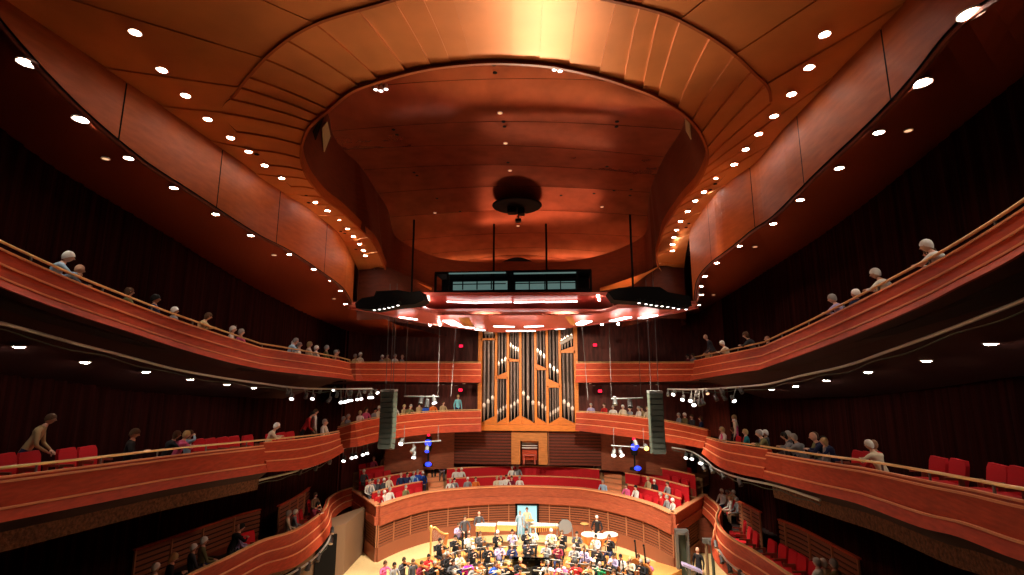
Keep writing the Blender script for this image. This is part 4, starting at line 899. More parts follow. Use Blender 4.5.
def pose(name, sit, wrists, elbows, lean=0., head_dx=0, dirs=None, look=0., long=False):
    """wrists / elbows: ((left), (right)) in body space, +Y is forward"""
    z0 = .50 if sit else .93
    ch = Vector((0, lean*.42, z0+.42)); nk = Vector((head_dx, lean*.52+.01, z0+.56)); hd = Vector((head_dx, lean*.62+.03, z0+.71))
    J = {'pelvis': ((0, 0, z0), (.15, .12)), 'waist': ((0, lean*.2, z0+.18), (.13, .105)), 'chest': (tuple(ch), (.155, .12)), 'neck': (tuple(nk), .055), 'throat': (tuple(nk.lerp(hd, .45)), .05)}
    B = [('pelvis', 'waist', 1), ('waist', 'chest', 1), ('chest', 'neck', 1), ('neck', 'throat', 0)]
    hands = []
    for s, n in ((-1, 'l'), (1, 'r')):
        sh = ch+Vector((s*.185, 0, .075)); e = Vector(elbows[0 if s < 0 else 1]); w_ = Vector(wrists[0 if s < 0 else 1])
        J['sh'+n] = (tuple(sh), .062); J['el'+n] = (tuple(e), .045); J['wr'+n] = (tuple(w_), .028)
        B += [('chest', 'sh'+n, 1), ('sh'+n, 'el'+n, 1), ('el'+n, 'wr'+n, 1)]
        dd = (w_-e).normalized(); upn = Vector((0, 0, 1)) if abs(dd.z) < .8 else Vector((0, 1, 0)); upn = (upn-dd*upn.dot(dd)).normalized(); hands.append((w_-dd*.01, dd, upn, -s))
        if sit: pts = [((s*.10, .03, z0-.01), .085), ((s*.13, .44, .50), .062), ((s*.13, .42, .10), .042), ((s*.135, .56, .045), .035)]
        else: pts = [((s*.09, 0, z0-.06), .09), ((s*.10, .02, .50), .062), ((s*.10, -.02, .10), .042), ((s*.115, .14, .045), .035)]
        for q, (p, r) in enumerate(pts): J[f'g{q}{n}'] = (p, r)
        B += [('pelvis', 'g0'+n, 2), ('g0'+n, 'g1'+n, 2), ('g1'+n, 'g2'+n, 2), ('g2'+n, 'g3'+n, 3)]
    body = make_body('person', J, B, hands, hd, look)
    tag(body, 'x', 'person')
    hs = hair_mesh(hd, False, look).build('hair', HAIR['brown'], body, smooth=True); proto(body)
    POSES[name] = dict(body=body, head=hd, look=look, longhair=None, first=True)
    POSES[name]['shortmesh'] = hs.data; lh = hair_mesh(hd, True, look).build('hair', HAIR['brown'], smooth=True); POSES[name]['longmesh'] = lh.data; bpy.data.objects.remove(lh)
pose('sit', True, ((-.10, .36, .60), (.10, .36, .60)), ((-.27, .10, .68), (.27, .10, .68)))
pose('sit_read', True, ((-.09, .34, .78), (.09, .34, .78)), ((-.28, .12, .70), (.28, .12, .70)), .12, look=-.35)
pose('lean', True, ((-.12, .52, .86), (.12, .52, .86)), ((-.30, .36, .82), (.30, .36, .82)), .55, look=-.2)
pose('sit_turn', True, ((.06, .35, .64), (.16, .33, .62)), ((-.26, .14, .70), (.30, .06, .70)), .05, .05)
pose('stand', False, ((-.26, .06, .85), (.26, .06, .85)), ((-.27, -.02, 1.12), (.27, -.02, 1.12)))
pose('stand_lean', False, ((-.16, .46, .92), (.16, .46, .92)), ((-.28, .28, 1.08), (.28, .28, 1.08)), .6, look=-.2)
pose('arms_up', True, ((-.13, .12, 1.17), (.13, .12, 1.17)), ((-.36, .10, 1.08), (.36, .10, 1.08)))
pose('violin', True, ((-.17, .42, 1.02), (.12, .30, .98)), ((-.24, .24, .86), (.34, .16, .86)), .05, -.02)
pose('wind', True, ((-.03, .30, .88), (.03, .26, .98)), ((-.25, .16, .78), (.25, .14, .80)), .03)
pose('cellist', True, ((-.10, .28, 1.02), (.24, .42, .70)), ((-.32, .16, .92), (.34, .14, .82)), .05)
pose('percussion', False, ((-.18, .40, 1.02), (.18, .40, 1.02)), ((-.30, .14, 1.10), (.30, .14, 1.10)), .1)
PEOPLE = []
def person(ps, loc, rz, top, legs='dark grey', hair='brown', skin=0, label='', group=None, sc=1., long=False):
    P_ = POSES[ps]; b = P_['body']
    if P_['first']: P_['first'] = False; o = b; h = kids[b.name][0]; P_['h'] = h
    else:
        o = b.copy(); C.objects.link(o); h = P_['h'].copy(); C.objects.link(h); h.parent = o
    o.location = loc; o.rotation_euler = (0, 0, rz); o.scale = (sc,)*3
    for i, m_ in enumerate((SKIN[skin], CL[top], CL[legs])): o.material_slots[i].link = 'OBJECT'; o.material_slots[i].material = m_
    if hair == 'bald': h.data = P_['shortmesh']; h.hide_render = False; h.material_slots[0].link = 'OBJECT'; h.material_slots[0].material = HAIR['grey']; h.scale = (1, 1, 1)
    else:
        h.data = P_['longmesh'] if long else P_['shortmesh']; h.material_slots[0].link = 'OBJECT'; h.material_slots[0].material = HAIR[hair]
    if hair == 'bald': PEOPLE.append(h)
    o['label'] = label; o['category'] = 'person'
    if group: o['group'] = group
    elif 'group' in o: del o['group']
    return o
def aim(loc, tgt): d = Vector(tgt)-Vector(loc); return math.atan2(-d.x, d.y)
def on_tier(t, px, out, dz=-.85, hz=1.2):
    best = None
    for i in range(len(t.path)-1):
        a = t.path[i]+t.nrm[i]*out; b = t.path[i+1]+t.nrm[i+1]*out
        xa = proj(a+Vector((0, 0, dz+hz)))[0]; xb = proj(b+Vector((0, 0, dz+hz)))[0]
        if (xa-px)*(xb-px) <= 0 and abs(xa-xb) > 1e-6: return a.lerp(b, (px-xa)/(xb-xa))+Vector((0, 0, dz))
        d = abs(xa-px)
        if best is None or d < best[0]: best = (d, a)
    return best[1]+Vector((0, 0, dz))
LOOKS = {'bald': 'bald', 'white': 'white haired', 'grey': 'grey haired', 'brown': 'brown haired', 'dark': 'dark haired', 'blond': 'fair haired'}
ACT = {'sit': 'sitting', 'sit_read': 'reading', 'lean': 'leaning on the rail', 'sit_turn': 'sitting', 'stand': 'standing', 'stand_lean': 'standing bent over the rail', 'arms_up': 'sitting with raised arms'}
def audience(t, lst, where, grp, tgt=(0, 25, 0), skins=True):
    lst = sorted(lst)
    for i, q in enumerate(lst):
        px, ps, top, hair = q[:4]; out = q[4] if len(q) > 4 else {'lean': .45, 'stand_lean': .6, 'stand': .7}.get(ps, .62)
        hz = .5+.71 if ps not in ('stand', 'stand_lean') else 1.6
        p = on_tier(t, px, out, hz=hz); 
        if ps == 'lean' or ps == 'stand_lean': p.z += .0
        rz = aim(p, tgt)+random.uniform(-.35, .35)
        if len(lst) > 1: lab = f'{LOOKS[hair]} person in {top}, {ordn(i)} from left, {where}'
        else: lab = f'{LOOKS[hair]} person in {top} {ACT[ps]} at the {where}'
        person(ps, p, rz, top, random.choice(['dark grey', 'black', 'navy', 'brown']), hair, random.choice([0, 0, 0, 0, 1]) if skins else 0, lab, grp, random.uniform(.94, 1.05), hair in ('brown', 'blond', 'dark') and random.random() < .5)
audience(T3L, [(45, 'lean', 'light blue', 'white'), (58, 'lean', 'dark grey', 'bald', .8), (128, 'sit', 'olive', 'brown'), (154, 'sit', 'navy', 'dark'), (174, 'sit', 'grey', 'white'), (195, 'lean', 'tan', 'brown'), (232, 'sit', 'white', 'white'), (240.5, 'sit', 'pink', 'grey'),
    (286, 'lean', 'light blue', 'grey'), (293.5, 'sit', 'white', 'white'), (299, 'sit', 'white', 'grey'), (309, 'sit', 'cream', 'blond'), (316, 'sit', 'white', 'white'), (326, 'sit', 'olive', 'grey'), (337, 'sit', 'maroon', 'brown'), (343, 'sit', 'tan', 'grey')],
    'upper left balcony', 'people behind the upper left balcony rail')
audience(T3R, [(706, 'sit', 'tan', 'brown'), (715, 'stand_lean', 'dark grey', 'bald', .5), (731, 'lean', 'cream', 'white'), (757, 'lean', 'dark grey', 'brown'), (768, 'sit', 'black', 'bald', 1.1), (848, 'lean', 'lavender', 'grey', .6), (857, 'sit', 'navy', 'white'), (881, 'sit', 'orange', 'blond', .8),
    (895, 'lean', 'white', 'white'), (932, 'sit', 'black', 'brown'), (951, 'lean', 'white', 'white', .5)], 'upper right balcony', 'people behind the upper right balcony rail')
audience(B3L, [(355, 'sit', 'tan', 'grey'), (360, 'sit', 'cream', 'white'), (382, 'sit', 'grey', 'white'), (387, 'sit', 'tan', 'brown'), (395, 'sit', 'white', 'grey'), (402, 'sit', 'grey', 'bald')], 'upper rear balcony, organ left', 'people in the upper rear balcony')
audience(B3R, [(688, 'sit', 'maroon', 'dark'), (693, 'sit', 'grey', 'brown')], 'upper rear balcony, organ right', 'people in the upper rear balcony')
audience(T2L, [(27, 'stand_lean', 'tan', 'brown', 2.0), (129, 'sit_read', 'black', 'brown'), (163, 'lean', 'black', 'brown', .7), (174, 'lean', 'pink', 'blond'), (189, 'arms_up', 'light blue', 'brown'), (265, 'lean', 'cream', 'white'), (303, 'stand_lean', 'red', 'dark', 1.3), (315, 'stand', 'white', 'brown', 1.0), (325, 'sit', 'cream', 'brown'), (334, 'sit', 'white', 'grey')],
    'middle left balcony', 'people behind the middle left balcony rail')
audience(B2L, [(341, 'sit', 'tan', 'grey'), (348, 'sit', 'grey', 'grey'), (360, 'sit', 'white', 'blond'), (366, 'sit', 'pink', 'brown'), (375, 'sit', 'grey', 'dark'), (379, 'sit', 'cream', 'white'), (395, 'sit', 'white', 'grey'), (404, 'sit', 'tan', 'blond'), (407, 'lean', 'olive', 'grey'), (419, 'sit', 'tan', 'brown'), (426, 'sit', 'blue', 'dark'), (433, 'sit', 'orange', 'brown'), (443, 'sit', 'tan', 'brown'), (458, 'stand', 'cyan', 'blond', .7)],
    'middle rear balcony, organ left', 'people in the middle rear balcony left of the organ')
audience(B2R, [(591, 'sit', 'lavender', 'grey'), (604.5, 'sit', 'red', 'brown'), (613, 'sit', 'white', 'grey'), (623, 'sit', 'cream', 'white'), (630, 'sit', 'grey', 'grey'), (639, 'sit', 'white', 'grey'), (642, 'sit', 'tan', 'brown', 1.2), (648, 'sit', 'cream', 'blond'), (679, 'sit', 'grey', 'grey'), (685, 'sit', 'olive', 'white'), (692, 'sit', 'dark grey', 'brown'), (701, 'sit', 'navy', 'brown')],
    'middle rear balcony, organ right', 'people in the middle rear balcony right of the organ')
audience(T2R, [(708, 'stand', 'cream', 'blond', 1.2), (716, 'sit', 'pink', 'grey'), (720, 'sit', 'black', 'brown', 1.1), (723, 'sit', 'white', 'blond'), (727, 'stand', 'pink', 'white', 1.2), (746, 'sit', 'teal', 'blond'), (761, 'sit', 'navy', 'white'), (766, 'sit', 'dark grey', 'white', .9), (771, 'lean', 'olive', 'grey'), (789, 'sit', 'dark grey', 'grey'), (797, 'lean', 'grey', 'dark', .8), (805, 'lean', 'grey', 'grey'), (816, 'sit', 'olive', 'brown', .9), (825, 'sit', 'grey', 'blond'), (829, 'lean', 'navy', 'bald', .8), (838, 'lean', 'navy', 'dark', .9), (875, 'sit', 'red', 'bald'), (884, 'lean', 'cream', 'white', .5)],
    'middle right balcony', 'people behind the middle right balcony rail')
audience(T1L, [(155, 'sit', 'cream', 'white'), (169, 'sit_read', 'black', 'blond'), (193, 'sit', 'dark grey', 'white', .9), (203, 'sit', 'olive', 'white', .9), (230, 'lean', 'black', 'dark', .9), (238, 'sit', 'lavender', 'bald', .8), (288, 'sit', 'cream', 'grey'), (295, 'sit', 'grey', 'white'), (309, 'lean', 'maroon', 'dark'), (315, 'sit', 'brown', 'brown'), (320, 'sit', 'tan', 'grey', .9), (326, 'sit', 'cream', 'blond', .7), (330, 'sit', 'grey', 'grey', .55)],
    'lower left boxes', 'people in the lower left boxes')
audience(T1R, [(722, 'sit', 'white', 'white'), (727, 'sit', 'cream', 'grey', 1.0), (730, 'sit', 'white', 'blond', .7), (734, 'sit', 'tan', 'white', 1.2), (737, 'sit', 'grey', 'grey', .9), (731, 'sit', 'cream', 'brown', 1.15), (818, 'sit', 'white', 'grey'), (824, 'sit', 'cream', 'white', .8), (835, 'sit', 'olive', 'grey', .9)],
    'lower right boxes', 'people in the lower right boxes')
# ------------------------------------------------------------------ seats
seat = empty('auditorium_seat', 'x', 'seat')
MB().prism([(-.24, -.02), (.24, -.02), (.25, .40), (.2, .46), (-.2, .46), (-.25, .40)], .38, .47).build('cushion', RED, seat)
m = MB(); rows = []
for z, y, w_ in ((.42, -.04, .23), (.6, -.07, .25), (.85, -.11, .25), (.95, -.13, .21)): rows.append([(-w_, y, z), (w_, y, z), (w_, y-.08, z), (-w_, y-.08, z)])
m.grid(rows, 0, True).poly(rows[0]).poly(rows[-1]).build('backrest', RED, seat)
for s in (-1, 1): MB().box((s*.27, .14, .6), (.045, .36, .05)).box((s*.27, .02, .32), (.035, .1, .56)).build('armrest', SHELL, seat)
MB().box((0, .1, .19), (.08, .3, .38)).box((0, .1, .02), (.3, .4, .04)).build('pedestal', DARK, seat); proto(seat)
def seats_at(pts, where, grp, row=''):
    for i, (p, rz) in enumerate(pts):
        o = use(seat); o.location = p; o.rotation_euler = (0, 0, rz); o['label'] = f'red upholstered seat, {ordn(i)} from left {where}'; o['category'] = 'seat'; o['group'] = grp
def seat_list(t, pxs, out, hz=.8, dz=-.85):
    r = []
    for px in sorted(pxs): p = on_tier(t, px, out, dz=dz, hz=hz); k = min(range(len(t.path)), key=lambda i: (t.path[i]-p).length); n_ = t.nrm[k]; r.append((p, math.atan2(n_.x, -n_.y)))
    return r
seats_at(seat_list(T2L, [10, 35, 72, 92], 1.6, .8)+seat_list(T2L, [202, 214, 226, 237, 251, 274, 284, 293], .95, .8), 'on the middle left balcony', 'red seats on the middle left balcony')
seats_at(seat_list(T2R, [735, 742, 853, 863], .95, .8)+seat_list(T2R, [932, 951.5, 990, 1012], 1.5, .8), 'on the middle right balcony', 'red seats on the middle right balcony')
seats_at(seat_list(T1L, [252, 299, 304, 312, 246], .75, .8), 'in the lower left boxes', 'red seats in the lower left boxes')
seats_at(seat_list(T1R, [732, 736, 741, 746, 752, 768, 779, 789, 798, 810], .9, .8), 'in the lower right boxes', 'red seats in the lower right boxes')
RC = []
for k in range(4):
    c = rowc(ROWD*k+.62, 240); RC.append((c, smooth_normals(c, 1)))
for k in range(4):
    c, nn = RC[k]; z = ZT-.85+RISE*k
    for si, (a, b) in enumerate(secs):
        if k == 3 and si == 1: continue
        pts = []; last = None
        for p, n_ in zip(c, nn):
            x = proj(vec0(p, z+.8))[0]
            if a+3 <= x <= b-3 and (last is None or (p-last).length > .6) and p.y < 31.3 and (c[0]-p).length > .5 and (c[-1]-p).length > .5: last = p; pts.append((vec0(p, z), math.atan2(n_.x, -n_.y)))
        seats_at(pts, f'in {["front", "second", "third", "top"][k]} terrace row, {SIDE[si]} block', f'red terrace seats, {["front", "second", "third", "top"][k]} row')
def terrace(lst):
    lst = sorted(lst); 
    for i, q in enumerate(lst):
        px, k, top, hair = q[:4]; ps = q[4] if len(q) > 4 else 'sit'; best = None
        for p, n_ in zip(*RC[k]):
            p = vec0(p, ZT-.85+RISE*k); d = abs(proj(p+Vector((0, 0, 1.2)))[0]-px)
            if best is None or d < best[0]: best = (d, p, n_)
        p, n_ = best[1], best[2]
        person(ps, p, math.atan2(n_.x, -n_.y)+random.uniform(-.3, .3), top, random.choice(['dark grey', 'black', 'navy']), hair, 0, f'{LOOKS[hair]} person in {top}, {["front", "second", "third", "top"][k]} terrace row, {ordn(i)} counted from left', 'people in the terrace behind the stage', random.uniform(.94, 1.05))
terrace([(366, 1, 'white', 'grey'), (372, 1, 'grey', 'brown'), (378, 1, 'dark grey', 'grey'), (384, 1, 'dark grey', 'white'), (389, 1, 'cream', 'blond'), (379, 0, 'red', 'grey'), (384.5, 0, 'white', 'white'), (390, 0, 'white', 'grey'), (406, 0, 'olive', 'grey'), (401, 1, 'navy', 'bald'), (407, 1, 'navy', 'brown'), (413, 1, 'light blue', 'grey'), (418, 1, 'blue', 'grey'), (422.5, 1, 'blue', 'white'),
    (364, 2, 'dark grey', 'white'), (373, 3, 'pink', 'grey'), (384, 3, 'tan', 'brown'), (389, 3, 'tan', 'grey'), (456, 1, 'white', 'blond'), (462, 1, 'white', 'white'), (450, 0, 'white', 'grey'), (454, 0, 'grey', 'dark'), (468, 0, 'grey', 'white'), (475, 0, 'orange', 'brown'), (497, 0, 'cream', 'blond'), (501, 0, 'white', 'grey'), (506, 0, 'white', 'brown'), (512.5, 1, 'white', 'grey'), (518, 1, 'grey', 'grey'), (512, 0, 'maroon', 'brown'), (519, 0, 'white', 'grey'),
    (603.6, 0, 'light blue', 'grey'), (627, 0, 'pink', 'brown'), (636.5, 0, 'white', 'dark'), (648.7, 1, 'tan', 'blond'), (654, 1, 'black', 'white'), (667.5, 1, 'grey', 'brown'), (661, 0, 'red', 'grey'), (667, 0, 'grey', 'grey'), (673, 0, 'white', 'white'), (434, 2, 'tan', 'grey', 'stand'), (442.5, 2, 'lavender', 'brown'), (598, 2, 'cream', 'grey')])
# ------------------------------------------------------------------ orchestra
OCX, OCY = .8, 19.2
def arc_pt(r_, deg): a = math.radians(deg); return Vector((OCX+r_*math.sin(a), OCY+r_*math.cos(a), 0))
def zone_z(r_, deg): return .5 if (r_ > 7.55 and abs(deg) < 43) else (.25 if (r_ > 6.35 and abs(deg) < 43) else 0)
for r0, r1, z, lab in ((6.35, 7.55, .25, 'lower curved orange wood riser on the stage'), (7.55, 9.5, .5, 'upper curved orange wood riser at the back of the stage')):
    m = MB(); rows = []
    for k in range(25):
        d_ = -44+88*k/24; a, b = arc_pt(r0, d_), arc_pt(r1, d_); rows.append([vec0(a, 0), vec0(a, z), vec0(b, z), vec0(b, 0)])
    m.grid(rows, 0, True).poly(rows[0]).poly(rows[-1]); r = empty('riser_platform', lab, 'platform'); m.build('deck', RISER, r)
ms = empty('music_stand', 'x', 'music stand')
MB().lathe([(.02, .02), (.012, .05), (.012, 1.0)], n=8).build('pole', METAL, ms); m = MB()
for a in range(3): m.box((.12*math.cos(a*2.09), .12*math.sin(a*2.09), .02), (.26, .03, .02), 0, Matrix.Rotation(a*2.09, 3, 'Z'))
m.build('base', BLACK, ms); Mx = Matrix.Rotation(.45, 3, 'X'); MB().box((0, 0, 1.02), (.5, .35, .015), 0, Mx).box((0, -.16, .96), (.5, .02, .05)).build('desk', mat('stand_grey', (.3, .29, .28), .5), ms)
MB().box((-.115, 0, 1.034), (.22, .3, .006), 0, Mx).box((.115, 0, 1.034), (.22, .3, .006), 0, Mx).build('sheet_music', PAPER, ms); proto(ms)
oc = empty('orchestra_chair', 'x', 'chair')
MB().prism([(-.21, -.02), (.21, -.02), (.23, .4), (-.23, .4)], .43, .48).build('seat', CL['black'], oc); MB().box((0, -.08, .78), (.42, .03, .26), 0, Matrix.Rotation(.12, 3, 'X')).build('backrest', CL['black'], oc)
for x_ in (-.2, .2):
    for y_ in (0, .37): MB().tube([(x_, y_, 0), (x_*.95, y_, .44)] if y_ else [(x_, -.05, 0), (x_*.95, -.02, .44), (x_*.95, -.09, .86)], .013, 6).build('leg', METAL, oc)
proto(oc)
def fiddle(name, s, lab, cat, o=(0, 0, 0), M=None):
    r = empty(name, lab, cat); T = lambda x, y, z: (M @ Vector((x*s, y*s, z*s)) if M else Vector((x*s, y*s, z*s)))+Vector(o)
    out = []
    for k in range(28):
        a = 2*math.pi*k/28; w_ = .105*(1-.30*math.exp(-((math.cos(a)+.05)/.28)**2))*(1.0 if math.cos(a) < 0 else .82); out.append((w_*math.sin(a)/(.9), -.18*math.cos(a)))
    a_ = [T(x, y, 0) for x, y in out]; b_ = [T(x, y, .035) for x, y in out]; MB().grid([a_, b_], 0, True).poly(a_).poly(b_).build('sound_box', VARN, r)
    q = [T(0, .14, .03), T(0, .42, .045)]; MB().tube(q, [.014*s, .011*s], 6).ball(T(0, .44, .04), .018*s, 6, 5).build('neck', BLACK, r)
    m_ = MB(); 
    for x in (-.012, -.004, .004, .012): m_.tube([T(x, -.13, .05), T(x, .42, .055)], .0012*s, 3)
    m_.build('string_set', METAL, r); MB().box(T(0, -.02, .045), (.05*s, .008*s, .03*s), 0, M).build('bridge', PAPER, r); proto(r); return r
vm = Matrix.Rotation(math.radians(28), 3, 'Z') @ Matrix.Rotation(math.radians(-8), 3, 'X')
vio = fiddle('violin', 1.05, 'x', 'violin', (-.07, .20, 1.08), vm)
cm = Matrix.Rotation(math.radians(-0), 3, 'Z') @ Matrix.Rotation(math.radians(80), 3, 'X')
cel = fiddle('cello', 2.0, 'x', 'cello', (0, .52, .62), cm)
bas = fiddle('double_bass', 3.0, 'x', 'double bass', (0, .5, .75), cm)
wi = empty('clarinet', 'x', 'clarinet'); MB().tube([(0, .14, 1.14), (0, .42, .72)], [.012, .014], 8).build('tube_body', BLACK, wi); MB().lathe([(.016, 0), (.035, -.06)], (0, .42, .72), 8, 0, Matrix.Rotation(.6, 3, 'X')).build('bell', BLACK, wi); proto(wi)
tr = empty('trumpet', 'x', 'trumpet'); MB().tube([(0, .15, 1.14), (0, .52, 1.10), (0, .54, 1.04), (0, .25, 1.06)], .008, 8).build('tubing', GOLD, tr); MB().lathe([(.06, .12), (.02, .03), (.01, -.1)], (0, .62, 1.09), 10, 0, Matrix.Rotation(-1.57, 3, 'X')).build('bell', GOLD, tr)
MB().box((0, .36, 1.08), (.025, .07, .12)).build('valve_block', GOLD, tr); proto(tr)
INS = {'violin': vio, 'cello': cel, 'clarinet': wi, 'trumpet': tr, 'double bass': bas}
rowsO = [(3.0, [-78, -58, -38, -12, 12, 38, 58, 78], 'violin', 'innermost'), (4.2, [-84, -70, -56, -42, -28, -12, 10, 26, 42, 56, 70, 84], 'violin', 'second'), (5.4, [-80, -68, -56, -46, -36, -24, -12, 0, 12, 24, 36, 46, 56, 68], 'violin', 'third'),
         (6.75, [-42, -36, -30, -24, -18, -12, -6, 0, 6, 12, 18, 24, 30, 36, 42], 'clarinet', 'fourth'), (8.0, [-38, -33, -28, -23, -18, -13, -8, -3, 3, 8, 13, 18, 23], 'trumpet', 'fifth')]
cols = ['black']*6+['white', 'white', 'white', 'cream', 'navy', 'dark grey', 'maroon', 'grey', 'grey', 'lavender', 'lavender', 'tan']
cc = random.Random(5)
for r_, degs, ins, rn in rowsO:
    for i, d_ in enumerate(degs):
        d2 = d_+cc.uniform(-1.5, 1.5); rr2 = r_+cc.uniform(-.15, .15); p = arc_pt(rr2, d2); p.z = zone_z(rr2, d2); rz = math.radians(180-d2)+cc.uniform(-.15, .15)
        k_ = ins
        if ins == 'violin' and d_ > 40: k_ = 'cello'
        top = cc.choice(cols); hair = cc.choice(['dark', 'dark', 'brown', 'brown', 'grey', 'blond', 'white'])
        if rn == 'third' and i == 0: top = 'pink'
        person({'violin': 'violin', 'cello': 'cellist'}.get(k_, 'wind'), p, rz, top, 'black' if cc.random() < .8 else 'navy', hair, 0, f'{LOOKS[hair]} musician in {top} with {k_}, {ordn(i)} from left, {rn} arc', f'musicians in the {rn} arc', cc.uniform(.95, 1.05), cc.random() < .4)
        o = use(INS[k_]); o.location = p; o.rotation_euler = (0, 0, rz); o['label'] = f'{k_} played by {ordn(i)} musician from left in {rn} arc'; o['category'] = k_; o['group'] = f'{k_}s of the orchestra'
        o = use(oc); o.location = p+Vector((math.sin(rz), -math.cos(rz), 0))*.12; o.rotation_euler = (0, 0, rz); o['label'] = f'black chair under {ordn(i)} musician from left in {rn} arc'; o['category'] = 'chair'; o['group'] = 'orchestra chairs'
        q = p+Vector((-math.sin(rz), math.cos(rz), 0))*.85; q.z = zone_z((q-Vector((OCX, OCY, 0))).xy.length, d2)
        if k_ == 'cello': q += Vector((-math.sin(rz), math.cos(rz), 0))*.15
        o = use(ms); o.location = q; o.rotation_euler = (0, 0, rz); o['label'] = f'black music stand with white sheets before {ordn(i)} musician, {rn} arc'; o['category'] = 'music stand'; o['group'] = 'music stands'
def at_floor(px, py, z=0): return PZ(px, py, z-EZ)
def extra(px, py, ps, top, hair, lab, legs='black', z=0, tgt=(OCX, OCY, 0), sc=1., skin=0):
    p = at_floor(px, py, z); o = person(ps, p, aim(p, tgt), top, legs, hair, skin, lab, None, sc); return p, o
extra(427, 584, 'violin', 'red', 'dark', 'musician in red sitting in front of the golden harp')
extra(383, 592, 'violin', 'pink', 'brown', 'musician in pink at the far left edge of the orchestra')
extra(393, 594, 'sit', 'grey', 'dark', 'musician in grey at the bottom left of the orchestra')
extra(467, 590, 'violin', 'magenta', 'dark', 'musician in bright magenta top near the bottom left centre')
extra(495, 592, 'violin', 'blue', 'brown', 'musician in bright blue top left of the grand piano')
extra(577, 592, 'cellist', 'red', 'dark', 'musician in red top right of the grand piano')
extra(601, 593, 'cellist', 'green', 'grey', 'musician in green top at the bottom right centre')
extra(595, 590, 'cellist', 'grey', 'white', 'musician in grey top beside the one in green')
pb, _o = extra(640, 584, 'cellist', 'orange', 'brown', 'musician in orange red top with a double bass at the right')
pb2, _o = extra(650, 590, 'cellist', 'pink', 'grey', 'musician in pink and white at the right edge of the orchestra')
for i, (p_, l_) in enumerate(((pb, 'double bass held by the musician in orange red'), (pb2, 'double bass at the right edge of the orchestra'))):
    o = use(bas); o.location = p_+Vector((.1, -.1, 0)); o.rotation_euler = (0, 0, aim(p_, (OCX, OCY, 0))); o['label'] = l_; o['category'] = 'double bass'
extra(442, 585, 'violin', 'brown', 'brown', 'musician in brown behind the harp base'); extra(452, 590, 'violin', 'dark grey', 'dark', 'musician in dark grey between brown and magenta tops')
extra(412, 590, 'sit', 'dark grey', 'brown', 'musician in dark grey left of the one in red')
for i, (px, py, top, hair, ins_) in enumerate([(402, 588, 'dark grey', 'dark', 'violin'), (420, 592, 'maroon', 'brown', 'violin'), (433, 592, 'black', 'grey', 'violin'), (446, 575, 'white', 'dark', 'violin'), (478, 592, 'white', 'dark', 'violin'), (508, 593, 'black', 'blond', 'violin'),
        (548, 592, 'white', 'grey', 'cello'), (562, 593, 'pink', 'brown', 'cello'), (588, 580, 'lavender', 'dark', 'cello'), (612, 590, 'black', 'white', 'cello'), (622, 584, 'white', 'dark', 'cello'), (630, 592, 'dark grey', 'brown', 'cello')]):
    p, o = extra(px, py, 'violin' if ins_ == 'violin' else 'cellist', top, hair, f'{LOOKS[hair]} musician in {top} with {ins_}, {ordn(i)} from left along the bottom edge')
    o = use(INS[ins_]); o.location = p; o.rotation_euler = (0, 0, aim(p, (OCX, OCY, 0))); o['label'] = f'{ins_} of the {ordn(i)} musician from left along the bottom edge'; o['category'] = ins_; o['group'] = f'{ins_}s of the orchestra'
# percussion on the top riser
for i, (px, py, ps, top, hair, lab) in enumerate([(478.5, 544, 'percussion', 'dark grey', 'bald', 'bald percussionist in dark grey standing at the upper left of the stage'), (598, 549, 'percussion', 'black', 'white', 'percussionist in black standing behind the copper timpani'), (458, 548, 'wind', 'lavender', 'brown', 'player in lavender seated at the far left of the risers'), (464, 549, 'percussion', 'dark grey', 'brown', 'player in dark grey standing left on the risers')]):
    extra(px, py, ps, top, hair, lab, z=.25)
def drum(px, py, z, rad, hgt, nm, lab, shell=CU):
    p = at_floor(px, py, z); r = empty(nm, lab, 'drum', p)
    MB().lathe([(rad*.25, hgt*.35), (rad*.75, hgt*.5), (rad, hgt*.78), (rad, hgt*.96)], n=20).build('shell', shell, r, smooth=True); MB().lathe([(.0005, hgt), (rad*.98, hgt*.995), (rad*1.03, hgt*.97), (rad*1.03, hgt*.93)], n=20).build('skin', DRUM, r)
    for a in range(4): MB().tube([(rad*.9*math.cos(a*1.57), rad*.9*math.sin(a*1.57), hgt*.8), (rad*.7*math.cos(a*1.57), rad*.7*math.sin(a*1.57), 0)], .018, 6).build('leg', METAL, r)
for i, (px, py) in enumerate([(589, 551), (600, 553), (611, 551)]): drum(px, py, .5, .38, .86, 'timpani', f'copper kettledrum with pale skin, {ordn(i)} from left at the back right')
p = at_floor(546, 541, .5); r = empty('marimba', 'marimba with pale bars behind the players right of the stage door', 'marimba', p)
m = MB()
for k in range(16): m.box((-.8+.1*k, 0, .86), (.08, .7-.02*k, .025))
m.build('bar_set', DRUM, r); MB().box((0, .3, .8), (1.8, .04, .06)).box((0, -.3, .8), (1.8, .04, .06)).build('frame', GOLD, r)
for s in (-.8, .8): 
    for t in (-.25, .25): MB().tube([(s, t, 0), (s, t, .8)], .025, 6).build('leg', METAL, r)
m = MB()
for k in range(14): m.tube([(-.75+.11*k, .1, .78), (-.75+.11*k, .1, .35+.02*k)], .03, 6)
m.build('resonator_set', GOLD, r)
p = at_floor(565, 543, .5); r = empty('bass_drum', 'tilted black bass drum with grey skin on a stand', 'drum', p); Mx = Matrix.Rotation(math.radians(35), 3, 'Y') @ Matrix.Rotation(1.25, 3, 'X')
MB().lathe([(.36, -.2), (.36, .2)], (0, 0, .85), 24, 0, Mx).build('shell', BLACK, r); MB().lathe([(.0005, .21), (.37, .205), (.37, .17)], (0, 0, .85), 24, 0, Mx).build('skin', mat('grey_drum_skin', (.16, .15, .14), .5), r)
